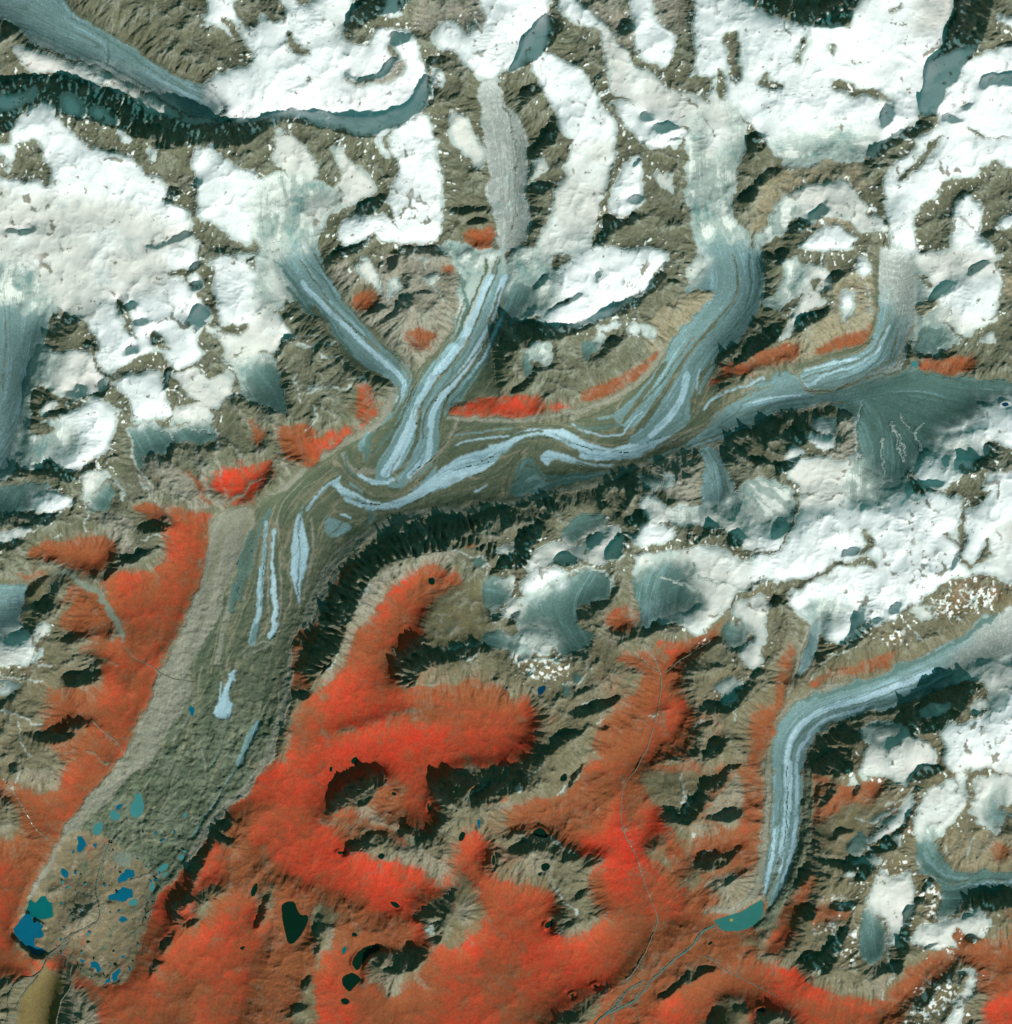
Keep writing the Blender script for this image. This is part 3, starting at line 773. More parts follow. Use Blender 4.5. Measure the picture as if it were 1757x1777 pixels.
K 1200,1442 1225,1422 1270,1442 1300,1430 1325,1420 1325,1327 1280,1345 1242,1380 1217,1410 1195,1440
Q 1130,1452 1195,1432 1202,1460 1197,1500 1222,1522 1202,1552 1180,1532 1165,1502 1120,1490
W 1225,1460 1300,1435 1325,1450 1320,1500 1230,1480
K 1220,1535 1250,1520 1290,1520 1320,1500 1320,1440 1332,1440 1332,1562 1310,1572 1280,1582 1222,1592 1222,1580 1252,1570 1205,1572
P 1197,1442 1206,1442 1212,1460 1202,1462
K 1190,1430 1240,1430 1245,1450 1200,1455
R 880,1440 930,1445 980,1465 1010,1490 1060,1480 1030,1520 1010,1560 1050,1570 1040,1610 965,1640 965,1560 940,1530 880,1530 840,1520
K 890,1480 950,1472 970,1500 960,1520 890,1520
D 885,1463 940,1458 970,1470 1002,1485 1010,1490 975,1497 970,1482 940,1471 905,1482 882,1477
L P 2 930,1452 960,1462 1008,1482
D 995,1557 1020,1540 1027,1542 1012,1560 1000,1560
D 950,1622 980,1600 1007,1590 962,1627
L P 2 968,1620 988,1602
L P 2 957,1525 965,1560 1005,1590
L K 2 1105,1335 1085,1360 1077,1400 1082,1445 1102,1480 1115,1520 1130,1560 1142,1590 1140,1610 1130,1630 1118,1660
W 1100,1672 1180,1612 1242,1600 1245,1632 1150,1692 1085,1787 960,1787 1060,1722
L T 3 1248,1605 1215,1620 1202,1645 1170,1665 1155,1682 1130,1702 1120,1720 1100,1740 1062,1757 1040,1770 1020,1787
L T 4 1122,1702 1090,1717 1073,1745 1055,1760
L K 5 1115,1665 1100,1690 1087,1700
L K 3 1120,1665 1112,1700
V 1140,1765 1150,1722 1240,1682 1335,1672 1335,1787 1140,1787
W 1230,1640 1330,1600 1370,1620 1340,1670 1240,1682 1140,1735 1110,1787 1100,1770 1160,1700
Q 1260,1650 1330,1612 1345,1620 1300,1650
D 1135,1737 1180,1702 1230,1672 1243,1680 1202,1702 1150,1737
Q 1208,1787 1235,1745 1270,1728 1300,1740 1322,1787
D 1215,1787 1240,1750 1262,1745 1255,1787
D 1268,1745 1290,1742 1305,1760 1280,1755
L K 2 1220,1658 1238,1665 1250,1680 1290,1700 1330,1720
R 1340,1327 1757,1327 1757,1700 1690,1787 1560,1787 1600,1700 1540,1740 1480,1730 1430,1720 1400,1700 1370,1675 1307,1670 1330,1610
I 1340,1327 1396,1327 1393,1400 1386,1460 1380,1500 1366,1530 1350,1562 1340,1577 1333,1570 1324,1555 1330,1500 1338,1450 1342,1400
L B 14 1370,1327 1370,1400 1362,1470 1350,1510
L B 7 1385,1327 1384,1420 1375,1490 1358,1530
L B 6 1345,1440 1338,1510 1328,1552
L T 2 1358,1327 1360,1420 1350,1480 1340,1520
L T 2 1377,1330 1376,1420 1362,1490
L T 1.5 1367,1330 1367,1450 1355,1500
L T 1.5 1355,1412 1366,1422 1380,1420 1390,1405
L M 5 1354,1490 1345,1528 1330,1560 1332,1570
L L 12 1333,1327 1332,1400 1327,1480 1312,1550 1290,1572 1250,1585
M 1398,1327 1412,1327 1413,1380 1406,1460 1386,1522 1360,1582 1330,1612 1305,1612 1320,1592 1341,1577 1367,1530 1387,1470 1396,1400
W 1285,1327 1326,1327 1322,1440 1290,1480 1290,1400
W 1412,1335 1450,1352 1440,1400 1412,1422 1405,1480 1413,1380
W 1500,1355 1540,1348 1520,1390 1470,1400 1455,1400
W 1375,1560 1400,1520 1412,1500 1420,1530 1390,1580 1380,1640 1340,1660 1310,1650 1340,1620
V 1362,1600 1382,1612 1345,1645 1320,1645
P 1495,1322 1602,1322 1592,1340 1580,1350 1560,1370 1540,1347 1502,1358 1490,1345
D 1568,1362 1588,1340 1602,1325 1642,1325 1635,1338 1602,1350
D 1425,1322 1492,1320 1477,1336 1450,1338
P 1640,1322 1757,1322 1757,1347 1732,1345 1715,1333 1690,1345 1670,1340 1640,1332
P 1602,1380 1640,1350 1655,1347 1665,1338 1682,1345 1680,1385 1675,1410 1650,1435 1620,1460 1588,1462 1583,1440 1590,1400
F 1586,1440 1620,1430 1645,1440 1620,1462 1588,1462
L R 3 1661,1340 1660,1370
P 1695,1350 1720,1345 1757,1348 1757,1372 1735,1400 1742,1440 1720,1452 1700,1440 1682,1415 1685,1380
T 1715,1382 1747,1360 1732,1390 1742,1440 1715,1442
L R 8 1685,1340 1680,1400 1690,1430 1710,1450 1757,1457
R 1732,1397 1757,1377 1757,1410 1735,1412
T 1735,1412 1757,1410 1757,1425 1738,1422
T 1588,1455 1622,1455 1632,1490 1652,1510 1690,1513 1757,1507 1757,1528 1702,1545 1682,1560 1652,1590 1635,1602 1624,1590 1640,1555 1620,1530 1590,1512 1593,1480
L M 2 1757,1517 1690,1528 1650,1537 1620,1520
L B 3 1757,1522 1700,1532 1665,1545
L I 6 1605,1470 1612,1500 1640,1522 1680,1525
N 1632,1470 1645,1440 1700,1442 1757,1462 1757,1500 1690,1505 1650,1500
W 1713,1465 1752,1465 1752,1490 1718,1492
Q 1460,1400 1540,1385 1580,1380 1560,1410 1500,1440 1440,1460 1412,1450 1420,1420
P 1493,1462 1530,1440 1560,1410 1575,1378 1592,1390 1577,1415 1557,1435 1530,1457 1512,1470
T 1498,1427 1540,1410 1562,1398 1542,1420 1510,1432
T 1478,1450 1500,1440 1512,1480 1468,1482
P 1480,1487 1530,1485 1530,1502 1490,1502
L P 2 1480,1420 1510,1432 1550,1425
D 1518,1462 1540,1450 1562,1470 1530,1480 1500,1480
D 1423,1495 1460,1495 1517,1505 1512,1513 1480,1512 1430,1505
D 1565,1430 1582,1402 1582,1410 1572,1440 1550,1452
D 1450,1440 1490,1437 1480,1445 1452,1447
P 1548,1452 1565,1440 1564,1470 1550,1458
P 1480,1338 1490,1358 1477,1380 1455,1395 1450,1390 1468,1365
D 1480,1375 1495,1358 1490,1382
L P 3 1585,1370 1572,1382 1540,1400
D 1415,1395 1440,1370 1448,1350 1450,1375 1430,1400
P 1518,1510 1540,1500 1580,1500 1587,1530 1583,1560 1586,1580 1567,1600 1566,1630 1551,1652 1543,1640 1545,1612 1530,1590 1500,1572 1520,1540
T 1493,1580 1515,1575 1527,1600 1541,1620 1541,1652 1525,1672 1505,1672 1493,1655 1491,1620
X 1530,1495 1590,1495 1590,1515 1530,1520
R 1585,1530 1620,1540 1626,1570 1610,1602 1590,1622 1585,1590
X 1588,1512 1620,1520 1642,1555 1617,1602 1610,1590 1625,1560 1600,1535
D 1590,1560 1605,1557 1615,1565 1590,1570
X 1428,1562 1440,1550 1485,1557 1480,1572 1450,1565
D 1450,1562 1475,1572 1490,1560 1477,1583 1450,1582 1435,1572
P 1460,1515 1485,1510 1491,1520 1476,1528
D 1485,1520 1502,1510 1502,1530 1485,1530
D 1570,1580 1588,1573 1577,1610 1577,1640 1570,1662 1555,1652 1565,1612
D 1550,1672 1572,1660 1567,1685 1555,1692
L P 3 1545,1650 1547,1700 1530,1740
K 1495,1672 1540,1672 1545,1730 1500,1735
P 1610,1602 1640,1600 1660,1590 1700,1578 1712,1590 1716,1610 1702,1637 1682,1640 1672,1655 1640,1646 1600,1647 1573,1637 1590,1612
D 1675,1570 1700,1555 1757,1543 1757,1562 1712,1580 1680,1582
D 1655,1592 1692,1582 1682,1594
D 1668,1625 1707,1630 1690,1639
D 1605,1641 1640,1635 1600,1647
D 1410,1682 1388,1670 1400,1650 1430,1657 1440,1640 1465,1610 1472,1598 1462,1650 1440,1687 1425,1692
X 1405,1622 1440,1605 1465,1598 1452,1615 1440,1622
X 1388,1660 1412,1672 1427,1682 1415,1688
X 1460,1640 1490,1600 1490,1660 1475,1680
D 1380,1592 1410,1560 1422,1590 1392,1602
D 1365,1530 1395,1500 1415,1500 1395,1540
V 1300,1672 1370,1675 1400,1702 1430,1722 1480,1732 1540,1742 1562,1722 1602,1700 1592,1722 1560,1752 1500,1787 1290,1787
W 1560,1690 1640,1650 1690,1650 1600,1720 1500,1787 1540,1740
V 1740,1652 1757,1640 1757,1787 1720,1787 1700,1742 1742,1722
W 1690,1660 1757,1600 1757,1700 1700,1740
R 1310,1757 1330,1750 1392,1762 1402,1787 1307,1787
P 1657,1690 1690,1680 1698,1700 1695,1722 1670,1752 1650,1787 1618,1787 1645,1750 1670,1722 1682,1692
X 1605,1702 1660,1700 1662,1730 1620,1752 1560,1787 1530,1787 1600,1730
L M 5 70,0 120,23 185,50 240,88 300,128 345,141
L T 5 186,62 191,90 184,112
L T 3 120,30 200,75 290,140 350,170
L T 3 20,40 60,72 110,98 180,118
L T 3 0,12 60,50 120,82 190,112 260,155
L M 2 3,500 9,560 8,620 3,680
L F 10 78,570 62,640 48,715
L F 5 60,600 50,660 35,740
L M 5 592,517 630,556 666,593 706,630
L M 4 500,522 540,556 575,592 612,632 640,652
L P 3 520,600 560,598 582,590
L P 2 515,650 517,690 521,704
L P 2 545,700 550,722 540,742 530,750
L P 2 602,660 640,652 634,668
L P 3 532,676 560,671 605,673 613,667
L P 2 560,620 590,612 600,640
L P 2 505,590 530,583 560,580
L K 6 475,720 488,770 500,820
L K 8 335,780 358,850 385,882
L K 5 375,780 382,840 390,872
K 250,782 300,800 345,850 370,888 330,882 290,850 250,822
L K 5 230,815 260,850 290,885
L L 4 395,872 420,860 450,830
L P 2 235,820 250,850 275,875
L P 2 640,460 660,490 664,510
L P 2 700,445 735,452 760,448
L P 2 745,478 760,500 770,520
L T 3 960,845 1010,833 1060,822
L M 3 895,835 905,815 920,805 935,820 955,835
L M 3 1140,800 1200,770 1260,750 1330,725
L M 3 1240,715 1290,690 1340,668
L B 3 1300,700 1340,690 1390,685
L I 5 1330,712 1380,695 1450,690
L M 2 870,165 885,200 893,260 897,330 893,400
L B 3 850,775 900,760 950,752
L M 4 1000,800 1040,812 1080,812 1120,800
L L 3 1200,745 1160,768 1110,792
L M 2 1100,700 1130,672 1160,625
L M 3 1205,585 1170,630 1145,670 1110,705
L M 3 1245,560 1210,598 1180,640 1160,680 1130,720
L M 3 1262,600 1236,632 1216,662 1206,700
L M 4 805,520 795,560 768,600 735,640
L M 3 780,585 745,625 718,662 700,700
W 1060,1230 1110,1200 1130,1240 1090,1300 1040,1320 1030,1280
W 1180,1560 1230,1530 1260,1560 1210,1590
W 955,1380 1000,1370 1060,1340 1060,1440 1000,1460 960,1430
W 1400,1600 1440,1560 1480,1590 1440,1610
W 1640,1600 1700,1640 1757,1600 1757,1700 1690,1700
W 1600,1660 1660,1640 1660,1690 1590,1700
W 1150,1440 1190,1470 1200,1530 1170,1520
W 60,1240 130,1230 150,1300 100,1330
W 20,1000 70,990 90,1010 50,1000
W 510,1090 540,1100 520,1190 505,1200
W 480,740 520,740 520,800 490,790
W 1300,1330 1325,1330 1320,1480 1290,1500 1280,1440
W 1420,1360 1500,1360 1450,1420 1410,1440
L L 3 680,1120 720,1190 760,1190
L Q 7 560,1275 640,1255 720,1235
L Q 5 700,1410 740,1440 770,1430
L Q 6 460,1470 455,1540 450,1600
L Q 5 545,1420 580,1430 640,1440
L Q 4 640,1505 700,1520 730,1560
L Q 6 970,1480 960,1540
L P 3 965,1000 1010,985 1045,990
L P 2 1060,1000 1066,1020
L P 3 898,1150 940,1140 970,1150
L P 2 1130,1245 1145,1240
L P 2 1030,1160 1010,1180 980,1190
L P 3 1182,1345 1190,1400
L P 2 1220,1250 1200,1270
L P 2 840,970 850,990 838,1000
L P 2 770,948 800,955 815,962
L P 2 1410,1180 1430,1150 1460,1140 1480,1120
L P 2 1620,1040 1640,1060 1655,1085
L P 2 1665,1025 1680,1045 1700,1060
L P 3 1585,1095 1600,1110
L P 2 1440,1560 1470,1550 1480,1570
L P 2 1640,1470 1650,1490
L P 2 1690,1450 1680,1470 1670,1490
L P 3 150,895 148,925
L P 2 95,935 110,925
L P 2 60,1150 80,1160 100,1158
L P 2 30,1345 25,1370
L M 2 856,540 825,600 790,645
L T 2 742,745 735,800 712,825
L M 2 695,790 675,820 690,838
L T 2 960,752 1030,782 1090,785
L M 3 600,900 560,940 545,1000 530,1050
L M 3 560,860 500,900 480,960
L L 2 615,935 580,960 555,1000
L L 2 455,910 440,970 425,1040
L M 3 448,900 425,960 410,1010
L T 5 455,900 440,950 430,1000
L L 3 350,1160 335,1230 300,1290
L L 3 420,1140 470,1120 490,1080
L T 3 395,1240 385,1290 370,1330
L M 3 330,1160 345,1230 340,1300
L L 3 345,1290 360,1340 350,1375
L B 3 384,1185 378,1230
L B 3 395,1170 408,1182
L B 5 590,828 572,838 552,858 532,885
L B 7 600,866 640,880 690,878
L B 9 1010,790 1060,797 1110,788
L B 4 640,870 580,836
E 340,300 350,320 335,345"""
LAKES = """b|large deep blue lake with a ragged east shore at the lower-left foot of the debris-covered glacier|23,1620 27,1610 38,1600 47,1590 55,1594 58,1604 66,1601 73,1611 69,1617 75,1622 66,1628 58,1632 56,1640 62,1643 75,1645 72,1655 66,1659 50,1648 38,1635
g|square dark teal lake just above the large deep blue lake|50,1562 57,1569 62,1568 66,1560 76,1557 82,1566 90,1569 88,1591 77,1594 62,1596 52,1589 48,1584
q|pear-shaped pale teal pond, topmost of the big ponds on the glacier snout|238,1377 250,1392 245,1415 233,1420 224,1405 232,1390
q|pale teal pond left of the pear-shaped pond|187,1410 205,1407 208,1420 195,1425
q|faint elongated teal pond with a dark cliff at its upper left|162,1432 176,1427 177,1440 168,1451 160,1446
b|small blue pond between the pear-shaped pond and the moraine edge|203,1398 211,1395 210,1405 202,1405
b|dark blue figure-eight pond on the left of the snout|133,1455 142,1452 148,1463 143,1480 131,1476 134,1465
b|round blue pond near the left edge of the snout|104,1511 112,1507 119,1516 114,1524 104,1519
b|wedge-shaped blue pond above the long pond on the snout|204,1528 214,1512 233,1511 232,1521 218,1527 206,1532
b|long blue pond in the middle of the glacier snout|188,1557 198,1552 215,1540 228,1545 231,1558 215,1565 190,1564
q|small teal pond touching the lower right of the long pond|222,1567 236,1560 238,1568 225,1575
q|narrow teal pond near the right edge of the snout|272,1512 283,1500 292,1502 281,1516
q|small bright teal pond under the narrow pond|282,1518 290,1514 290,1522 283,1524
q|upright teal pond beside the narrow one at the right ice edge|310,1485 318,1483 318,1494 311,1493
q|slim upright teal pond at the head of the side stream|259,1535 267,1533 265,1547 258,1546
b|tiny blue pond above the gravelly middle of the snout|266,1446 272,1441 271,1450
b|dark curved pond low in the middle of the snout|203,1596 215,1592 223,1597 211,1603
b|dot-like blue pond on the brown gravel flat|135,1580 141,1579 140,1586
b|hook-shaped dark blue pond near the end moraine|157,1673 168,1669 175,1680 170,1691 165,1682 158,1681
b|small round dark pond at the lower right corner of the snout|210,1658 217,1660 213,1665
b|leftmost of the two dark ponds at the very tip of the end moraine|181,1705 190,1697 192,1703 185,1709
b|ragged dark pond at the very tip of the end moraine|193,1691 206,1682 207,1691 201,1705 194,1702
b|oval dark pond left of the hook-shaped pond|136,1664 146,1668 142,1672
g|small dark pond just right of the square teal lake|101,1566 108,1563 105,1572
b|small blue pond right of the large deep blue lake|102,1630 108,1628 107,1635
q|small teal pond beside the meltwater stream bend|148,1621 153,1619 153,1627
g|tiny dark pond under the round blue pond|112,1541 118,1538 116,1544
q|faint teal pond on the grey ice in the middle of the trunk|316,1415 325,1408 323,1421
b|bright blue pond at the left edge of the rubble-covered glacier beside the red valley|328,1230 334,1227 338,1232 335,1245 329,1241
k|large black heart-shaped lake in the red upland|489,1577 497,1568 512,1568 515,1582 522,1590 533,1589 533,1600 520,1625 507,1637 500,1634 493,1605
k|long curved black lake beside the dark cirque ridge|612,1667 625,1650 645,1641 658,1645 655,1652 641,1657 631,1668 622,1685 614,1677
k|rounded black lake below the long curved lake|593,1698 605,1692 612,1690 624,1697 625,1703 615,1712 607,1722 596,1712
k|small black pond below the rounded black lake|590,1736 602,1733 607,1742 597,1745
k|dart-shaped black pond right of centre in the red plain|675,1565 688,1567 695,1575 687,1578
k|small black pond in the rocky hollow under the ridge|654,1486 663,1480 668,1486 662,1492
k|oval black pond among the rocky knolls|796,1452 803,1443 809,1447 803,1459 797,1460
k|thin upright black pond on the red slope left of the dark double ridge|741,1398 744,1393 747,1404 743,1408
k|tiny black pond above the ridge crest in the red upland|680,1376 686,1375 688,1380 682,1381
k|small black pond at the top of the red upland|571,1333 576,1331 577,1338 573,1341
k|flat black pond left of the shaded knoll|585,1478 600,1478 596,1482 588,1483
k|slim black pond beneath the broken rocky spur|854,1488 859,1484 860,1499 856,1502
k|small triangular dark pond above the long curved lake|610,1621 616,1618 621,1625 612,1627
g|upright dark teal pond left of the long curved lake|595,1646 603,1641 600,1654 594,1658
b|tiny bright blue tarn in a snowy hollow|828,1427 832,1421 833,1435 829,1438
k|black pond on the pale stream line crossing the red plateau|609,1319 620,1313 619,1325 611,1326
k|square black tarn on the plateau behind the comb-like cliff|744,1003 754,1003 755,1014 745,1015
k|slanted black pond at the left edge of the red upland|435,1549 440,1537 447,1533 446,1547 438,1558
k|tiny black pond on the lower left of the red upland|414,1646 425,1642 422,1651
k|triangular black tarn below the shaded snowy spur|971,1351 982,1340 985,1354 975,1356
k|black tarn above the dark northern cliff of the rocky knot|925,1445 935,1437 944,1439 952,1454 940,1453 929,1450
k|rounded black tarn in the rocky basin|939,1501 949,1497 956,1503 950,1511 941,1511
k|tiny black tarn touching the rounded tarn's lower left|933,1516 943,1513 938,1521
k|black tarn at the lower left foot of the rocky knot|945,1606 957,1597 960,1605 948,1613
n|deep navy tarn on the bare slope above the red basin|932,1193 947,1190 947,1197 937,1208
u|teal lake with a small island at the tongue of the lower right glacier|1241,1598 1262,1592 1290,1583 1312,1568 1321,1563 1324,1580 1316,1600 1292,1614 1257,1616 1250,1604
k|small black pond below the teal glacier lake|1228,1638 1236,1634 1238,1638 1231,1641
k|small black pond on the low terrace, right one of two|1028,1712 1036,1708 1036,1716
k|small black pond on the low terrace, left one of two|988,1728 997,1724 995,1732
k|black pond near the bottom edge by the dark hill|1315,1753 1325,1748 1329,1756 1320,1757
q|tiny turquoise pond wedged between the two joining glaciers on the right|1584,626 1595,628 1594,637 1583,635
n|tiny navy pond in the snow at the right edge of the snowfield|1738,700 1748,698 1752,703 1743,706"""
HINTS = """H 860,150 880,250 890,340 890,430 840,540 780,640 730,720 700,800
H 1240,200 1235,300 1240,380 1280,450 1300,520
H 1757,700 1680,700 1600,670 1520,680 1430,710 1330,705 1230,750 1130,800
H 1530,890 1535,800 1530,740 1500,690
H 1757,760 1680,750 1600,720 1550,690
H 0,20 100,70 200,110 300,160 380,190
H 20,60 120,105 230,150 340,205
H 60,480 40,600 25,720 0,830
H 90,540 60,650 30,790
H 1757,1080 1640,1160 1500,1210 1400,1250 1370,1320 1365,1450 1335,1560
H 1757,1040 1600,1150 1480,1195
H 1420,1080 1408,1130 1388,1165
H 1230,775 1250,830 1250,890
H 1160,970 1130,1010 1125,1080
H 1000,1000 960,1060 1000,1120
H 1600,1460 1610,1500 1660,1535 1757,1520
H 1510,1580 1515,1665
H 500,300 510,380 490,450 560,540
H 1550,440 1545,560 1510,620 1400,650
H 1600,560 1580,620 1500,655
H 930,1100 850,1060 780,1080 740,1100
H 450,900 420,1020 360,1160 330,1280 230,1420 150,1540 60,1640
H 600,850 520,920 480,1060 450,1200 400,1350 300,1480
H 1000,700 880,735 790,770 700,840
H 1010,280 990,360 940,440
H 870,880 700,895 560,1010 500,1180 470,1300
H 870,480 850,560 790,660
H 230,750 260,800 300,850
H 440,640 480,700 490,760
H 160,860 180,880
H 1640,1000 1757,950
H 1100,120 1160,170 1230,230"""

rng = np.random.default_rng(7)
ST = 1.5; MG = 84.0
NX = int((PW + 2*MG)/ST) + 1; NY = int((PH + 2*MG)/ST) + 1
gx = -MG + ST*np.arange(NX); gy = -MG + ST*np.arange(NY)
X, Y = np.meshgrid(gx, gy); X = X.astype(np.float32); Y = Y.astype(np.float32)

def blur(a, s):
    s = s/ST
    if s < 0.35: return a
    if s < 1.1:
        k = .25*min(1, s)
        for ax in (0, 1):
            p = [(0, 0)]*a.ndim; p[ax] = (1, 1); b = np.pad(a, p, mode='edge'); n = a.shape[ax]
            a = (a*(1 - 2*k) + k*np.take(b, np.arange(0, n), axis=ax) + k*np.take(b, np.arange(2, n + 2), axis=ax)).astype(np.float32)
        return a
    r = max(1, int(round(math.sqrt(4*s*s + 1)/2 - 0.5)))
    for _ in range(3):
        for ax in (0, 1):
            p = [(0, 0)]*a.ndim; p[ax] = (r + 1, r)
            c = np.cumsum(np.pad(a, p, mode='edge'), axis=ax, dtype=np.float64)
            n = a.shape[ax]
            hi = np.take(c, np.arange(2*r + 1, 2*r + 1 + n), axis=ax); lo = np.take(c, np.arange(0, n), axis=ax)
            a = ((hi - lo)/(2*r + 1)).astype(np.float32)
    return a

def vnoise(x, y, seed):
    r = np.random.default_rng(seed); T = r.random((256, 256)).astype(np.float32)
    xi = np.floor(x).astype(np.int32); yi = np.floor(y).astype(np.int32)
    fx = x - xi; fy = y - yi; fx = fx*fx*(3 - 2*fx); fy = fy*fy*(3 - 2*fy)
    a = T[yi & 255, xi & 255]; b = T[yi & 255, (xi+1) & 255]; c = T[(yi+1) & 255, xi & 255]; d = T[(yi+1) & 255, (xi+1) & 255]
    return (a + (b-a)*fx)*(1-fy) + (c + (d-c)*fx)*fy
def fbm(x, y, wl, octs, seed, gain=0.5):
    s = 0; amp = 1; tot = 0
    for o in range(octs):
        c, q = math.cos(o*1.1 + seed), math.sin(o*1.1 + seed)
        s = s + amp*vnoise((x*c + y*q)/wl + 17*o, (-x*q + y*c)/wl + 31*o, seed*13 + o); tot += amp; amp *= gain; wl /= 2.03
    return (s/tot - 0.5)*2
def ss(a, b, x):
    # smooth step, also downwards when b < a
    t = np.clip((x - a)/(b - a), 0, 1); return t*t*(3 - 2*t)

def parse(t):
    p = [tuple(map(float, q.split(','))) for q in t]
    o = []
    for x, y in p:
        if x <= 2: x -= 100
        if x >= 1755: x += 100
        if y <= 2: y -= 100
        if y >= 1770: y += 100
        o.append((x, y))
    return np.array(o)
def chaikin(p, closed, n=2):
    for _ in range(n):
        if closed:
            q = np.roll(p, -1, 0); p = np.stack([p*.75 + q*.25, p*.25 + q*.75], 1).reshape(-1, 2)
        else:
            a, b = p[:-1], p[1:]; m = np.stack([a*.75 + b*.25, a*.25 + b*.75], 1).reshape(-1, 2)
            p = np.vstack([p[:1], m, p[-1:]])
    return p
def box(p, pad):
    i0 = max(0, int((p[:, 0].min() - pad + MG)/ST)); i1 = min(NX, int((p[:, 0].max() + pad + MG)/ST) + 2)
    j0 = max(0, int((p[:, 1].min() - pad + MG)/ST)); j1 = min(NY, int((p[:, 1].max() + pad + MG)/ST) + 2)
    return slice(j0, max(j0+1, j1)), slice(i0, max(i0+1, i1))
def poly_mask(p):
    sl_ = box(p, 2); x = X[sl_]; y = Y[sl_]; m = np.zeros(x.shape, bool)
    for (x0, y0), (x1, y1) in zip(p, np.roll(p, -1, 0)):
        if y0 == y1: continue
        c = ((y0 > y) != (y1 > y)) & (x < (x1-x0)*(y-y0)/(y1-y0) + x0); m ^= c
    return sl_, m
def line_dist(p, pad):
    sl_ = box(p, pad); x = X[sl_]; y = Y[sl_]; d = np.full(x.shape, 1e9, np.float32)
    for (x0, y0), (x1, y1) in zip(p[:-1], p[1:]):
        dx, dy = x1-x0, y1-y0; L = dx*dx + dy*dy + 1e-9
        t = np.clip(((x-x0)*dx + (y-y0)*dy)/L, 0, 1)
        d = np.minimum(d, np.hypot(x - x0 - t*dx, y - y0 - t*dy))
    return sl_, d

CODES = 'SPFGIBTMLKRNVWOYXZQ'
ID = {c: i for i, c in enumerate(CODES)}
cls = np.full((NY, NX), ID['R'], np.uint8)
dark = np.zeros((NY, NX), np.float32); drawn = np.zeros((NY, NX), bool)
fa = np.zeros((NY, NX), np.float32); fb = fa.copy(); fw = fa.copy()
def hint(p, w, wt):
    global fa, fb, fw
    for (x0, y0), (x1, y1) in zip(p[:-1], p[1:]):
        n = max(1, int(math.hypot(x1-x0, y1-y0)/2)); th = 2*math.atan2(y1-y0, x1-x0)
        for k in range(n):
            i = int((x0 + (x1-x0)*k/n + MG)/ST); j = int((y0 + (y1-y0)*k/n + MG)/ST)
            if 0 <= i < NX and 0 <= j < NY:
                fa[j, i] += wt*math.cos(th); fb[j, i] += wt*math.sin(th); fw[j, i] += wt
for ln in MAP.strip().split('\n'):
    t = ln.split()
    if t[0] == 'L' and len(t[1]) == 1:
        p = chaikin(parse(t[3:]), False); w = float(t[2])
        s_, d = line_dist(p, w)
        cls[s_][d < w/2] = ID[t[1]]; drawn[s_][d < w/2] = True
        if t[1] in 'IBTML': hint(p, w, 1)
    else:
        p = chaikin(parse(t[1:]), True, 1)
        s_, m = poly_mask(p)
        if t[0] == 'D': dark[s_][m] = 1
        elif t[0] == 'E': dark[s_][m] = .55
        else: cls[s_][m] = ID[t[0]]; drawn[s_][m] = False
for ln in HINTS.strip().split('\n'): hint(chaikin(parse(ln.split()[1:]), False), 1, 1)

# ragged natural edges: look the class map up through a fractal offset, small on ice and large on rock and snow
ice = np.isin(cls, [ID[c] for c in 'IBML']).astype(np.float32)
amp = 6.5 - 4.9*blur(ice, 6)
wx_ = fbm(X, Y, 22, 5, 3, .62); wy_ = fbm(X, Y, 22, 5, 5, .62)
ii = np.clip(np.rint((X + wx_*amp*2 + MG)/ST), 0, NX-1).astype(np.int32)
jj = np.clip(np.rint((Y + wy_*amp*2 + MG)/ST), 0, NY-1).astype(np.int32)
cls = cls[jj, ii]; drawn = drawn[jj, ii]
wu_ = fbm(X, Y, 17, 5, 203, .7); wv_ = fbm(X, Y, 17, 5, 205, .7)
dk = dark[np.clip(np.rint((Y + wu_*8 + MG)/ST), 0, NY-1).astype(np.int32), np.clip(np.rint((X + wv_*8 + MG)/ST), 0, NX-1).astype(np.int32)]
cliff = blur((dk > 0).astype(np.float32), 2) > .35
cls = np.where(cliff & np.isin(cls, [ID['V'], ID['W']]), ID['R'], cls)       # cliffs carry no meadow
def is_(s): return np.isin(cls, [ID[c] for c in s]).astype(np.float32)

# ---------------------------------------------------------------- flow of the ice: streaks drawn along it
s1 = [blur(a, 7) for a in (fa, fb, fw)]; s2 = [blur(a, 30) for a in (fa, fb, fw)]
A = s1[0]/(s1[2].max()) + 0.15*s2[0]/s2[2].max(); B_ = s1[1]/(s1[2].max()) + 0.15*s2[1]/s2[2].max()
th = 0.5*np.arctan2(B_, A); vx0 = np.cos(th).astype(np.float32); vy0 = np.sin(th).astype(np.float32)
def lic(noise, steps, h=1.0):
    acc = noise.copy(); n = 1.0
    J, I = np.mgrid[0:NY, 0:NX].astype(np.float32)
    for sg in (1, -1):
        x = I.copy(); y = J.copy(); px = vx0*sg; py = vy0*sg
        for k in range(steps):
            x = x + px*h; y = y + py*h
            xi = np.clip(np.rint(x), 0, NX-1).astype(np.int32); yi = np.clip(np.rint(y), 0, NY-1).astype(np.int32)
            acc = acc + noise[yi, xi]; n += 1
            vx = vx0[yi, xi]; vy = vy0[yi, xi]; sgn = np.where(vx*px + vy*py < 0, -1, 1).astype(np.float32)
            px = vx*sgn; py = vy*sgn
    return acc/n
n1 = rng.standard_normal((NY, NX)).astype(np.float32)
n2 = blur(rng.standard_normal((NY, NX)).astype(np.float32), 3); n2 /= n2.std()
st_f = lic(n1, 16); st_f /= st_f.std()
st_c = lic(n2, 26, 1.4); st_c /= st_c.std()
n3 = blur(rng.standard_normal((NY, NX)).astype(np.float32), 6); n3 /= n3.std()
st_l = lic(n3, 60, 1.5); st_l /= st_l.std()
thread = 1 - ss(.04, .17, np.abs(st_l))
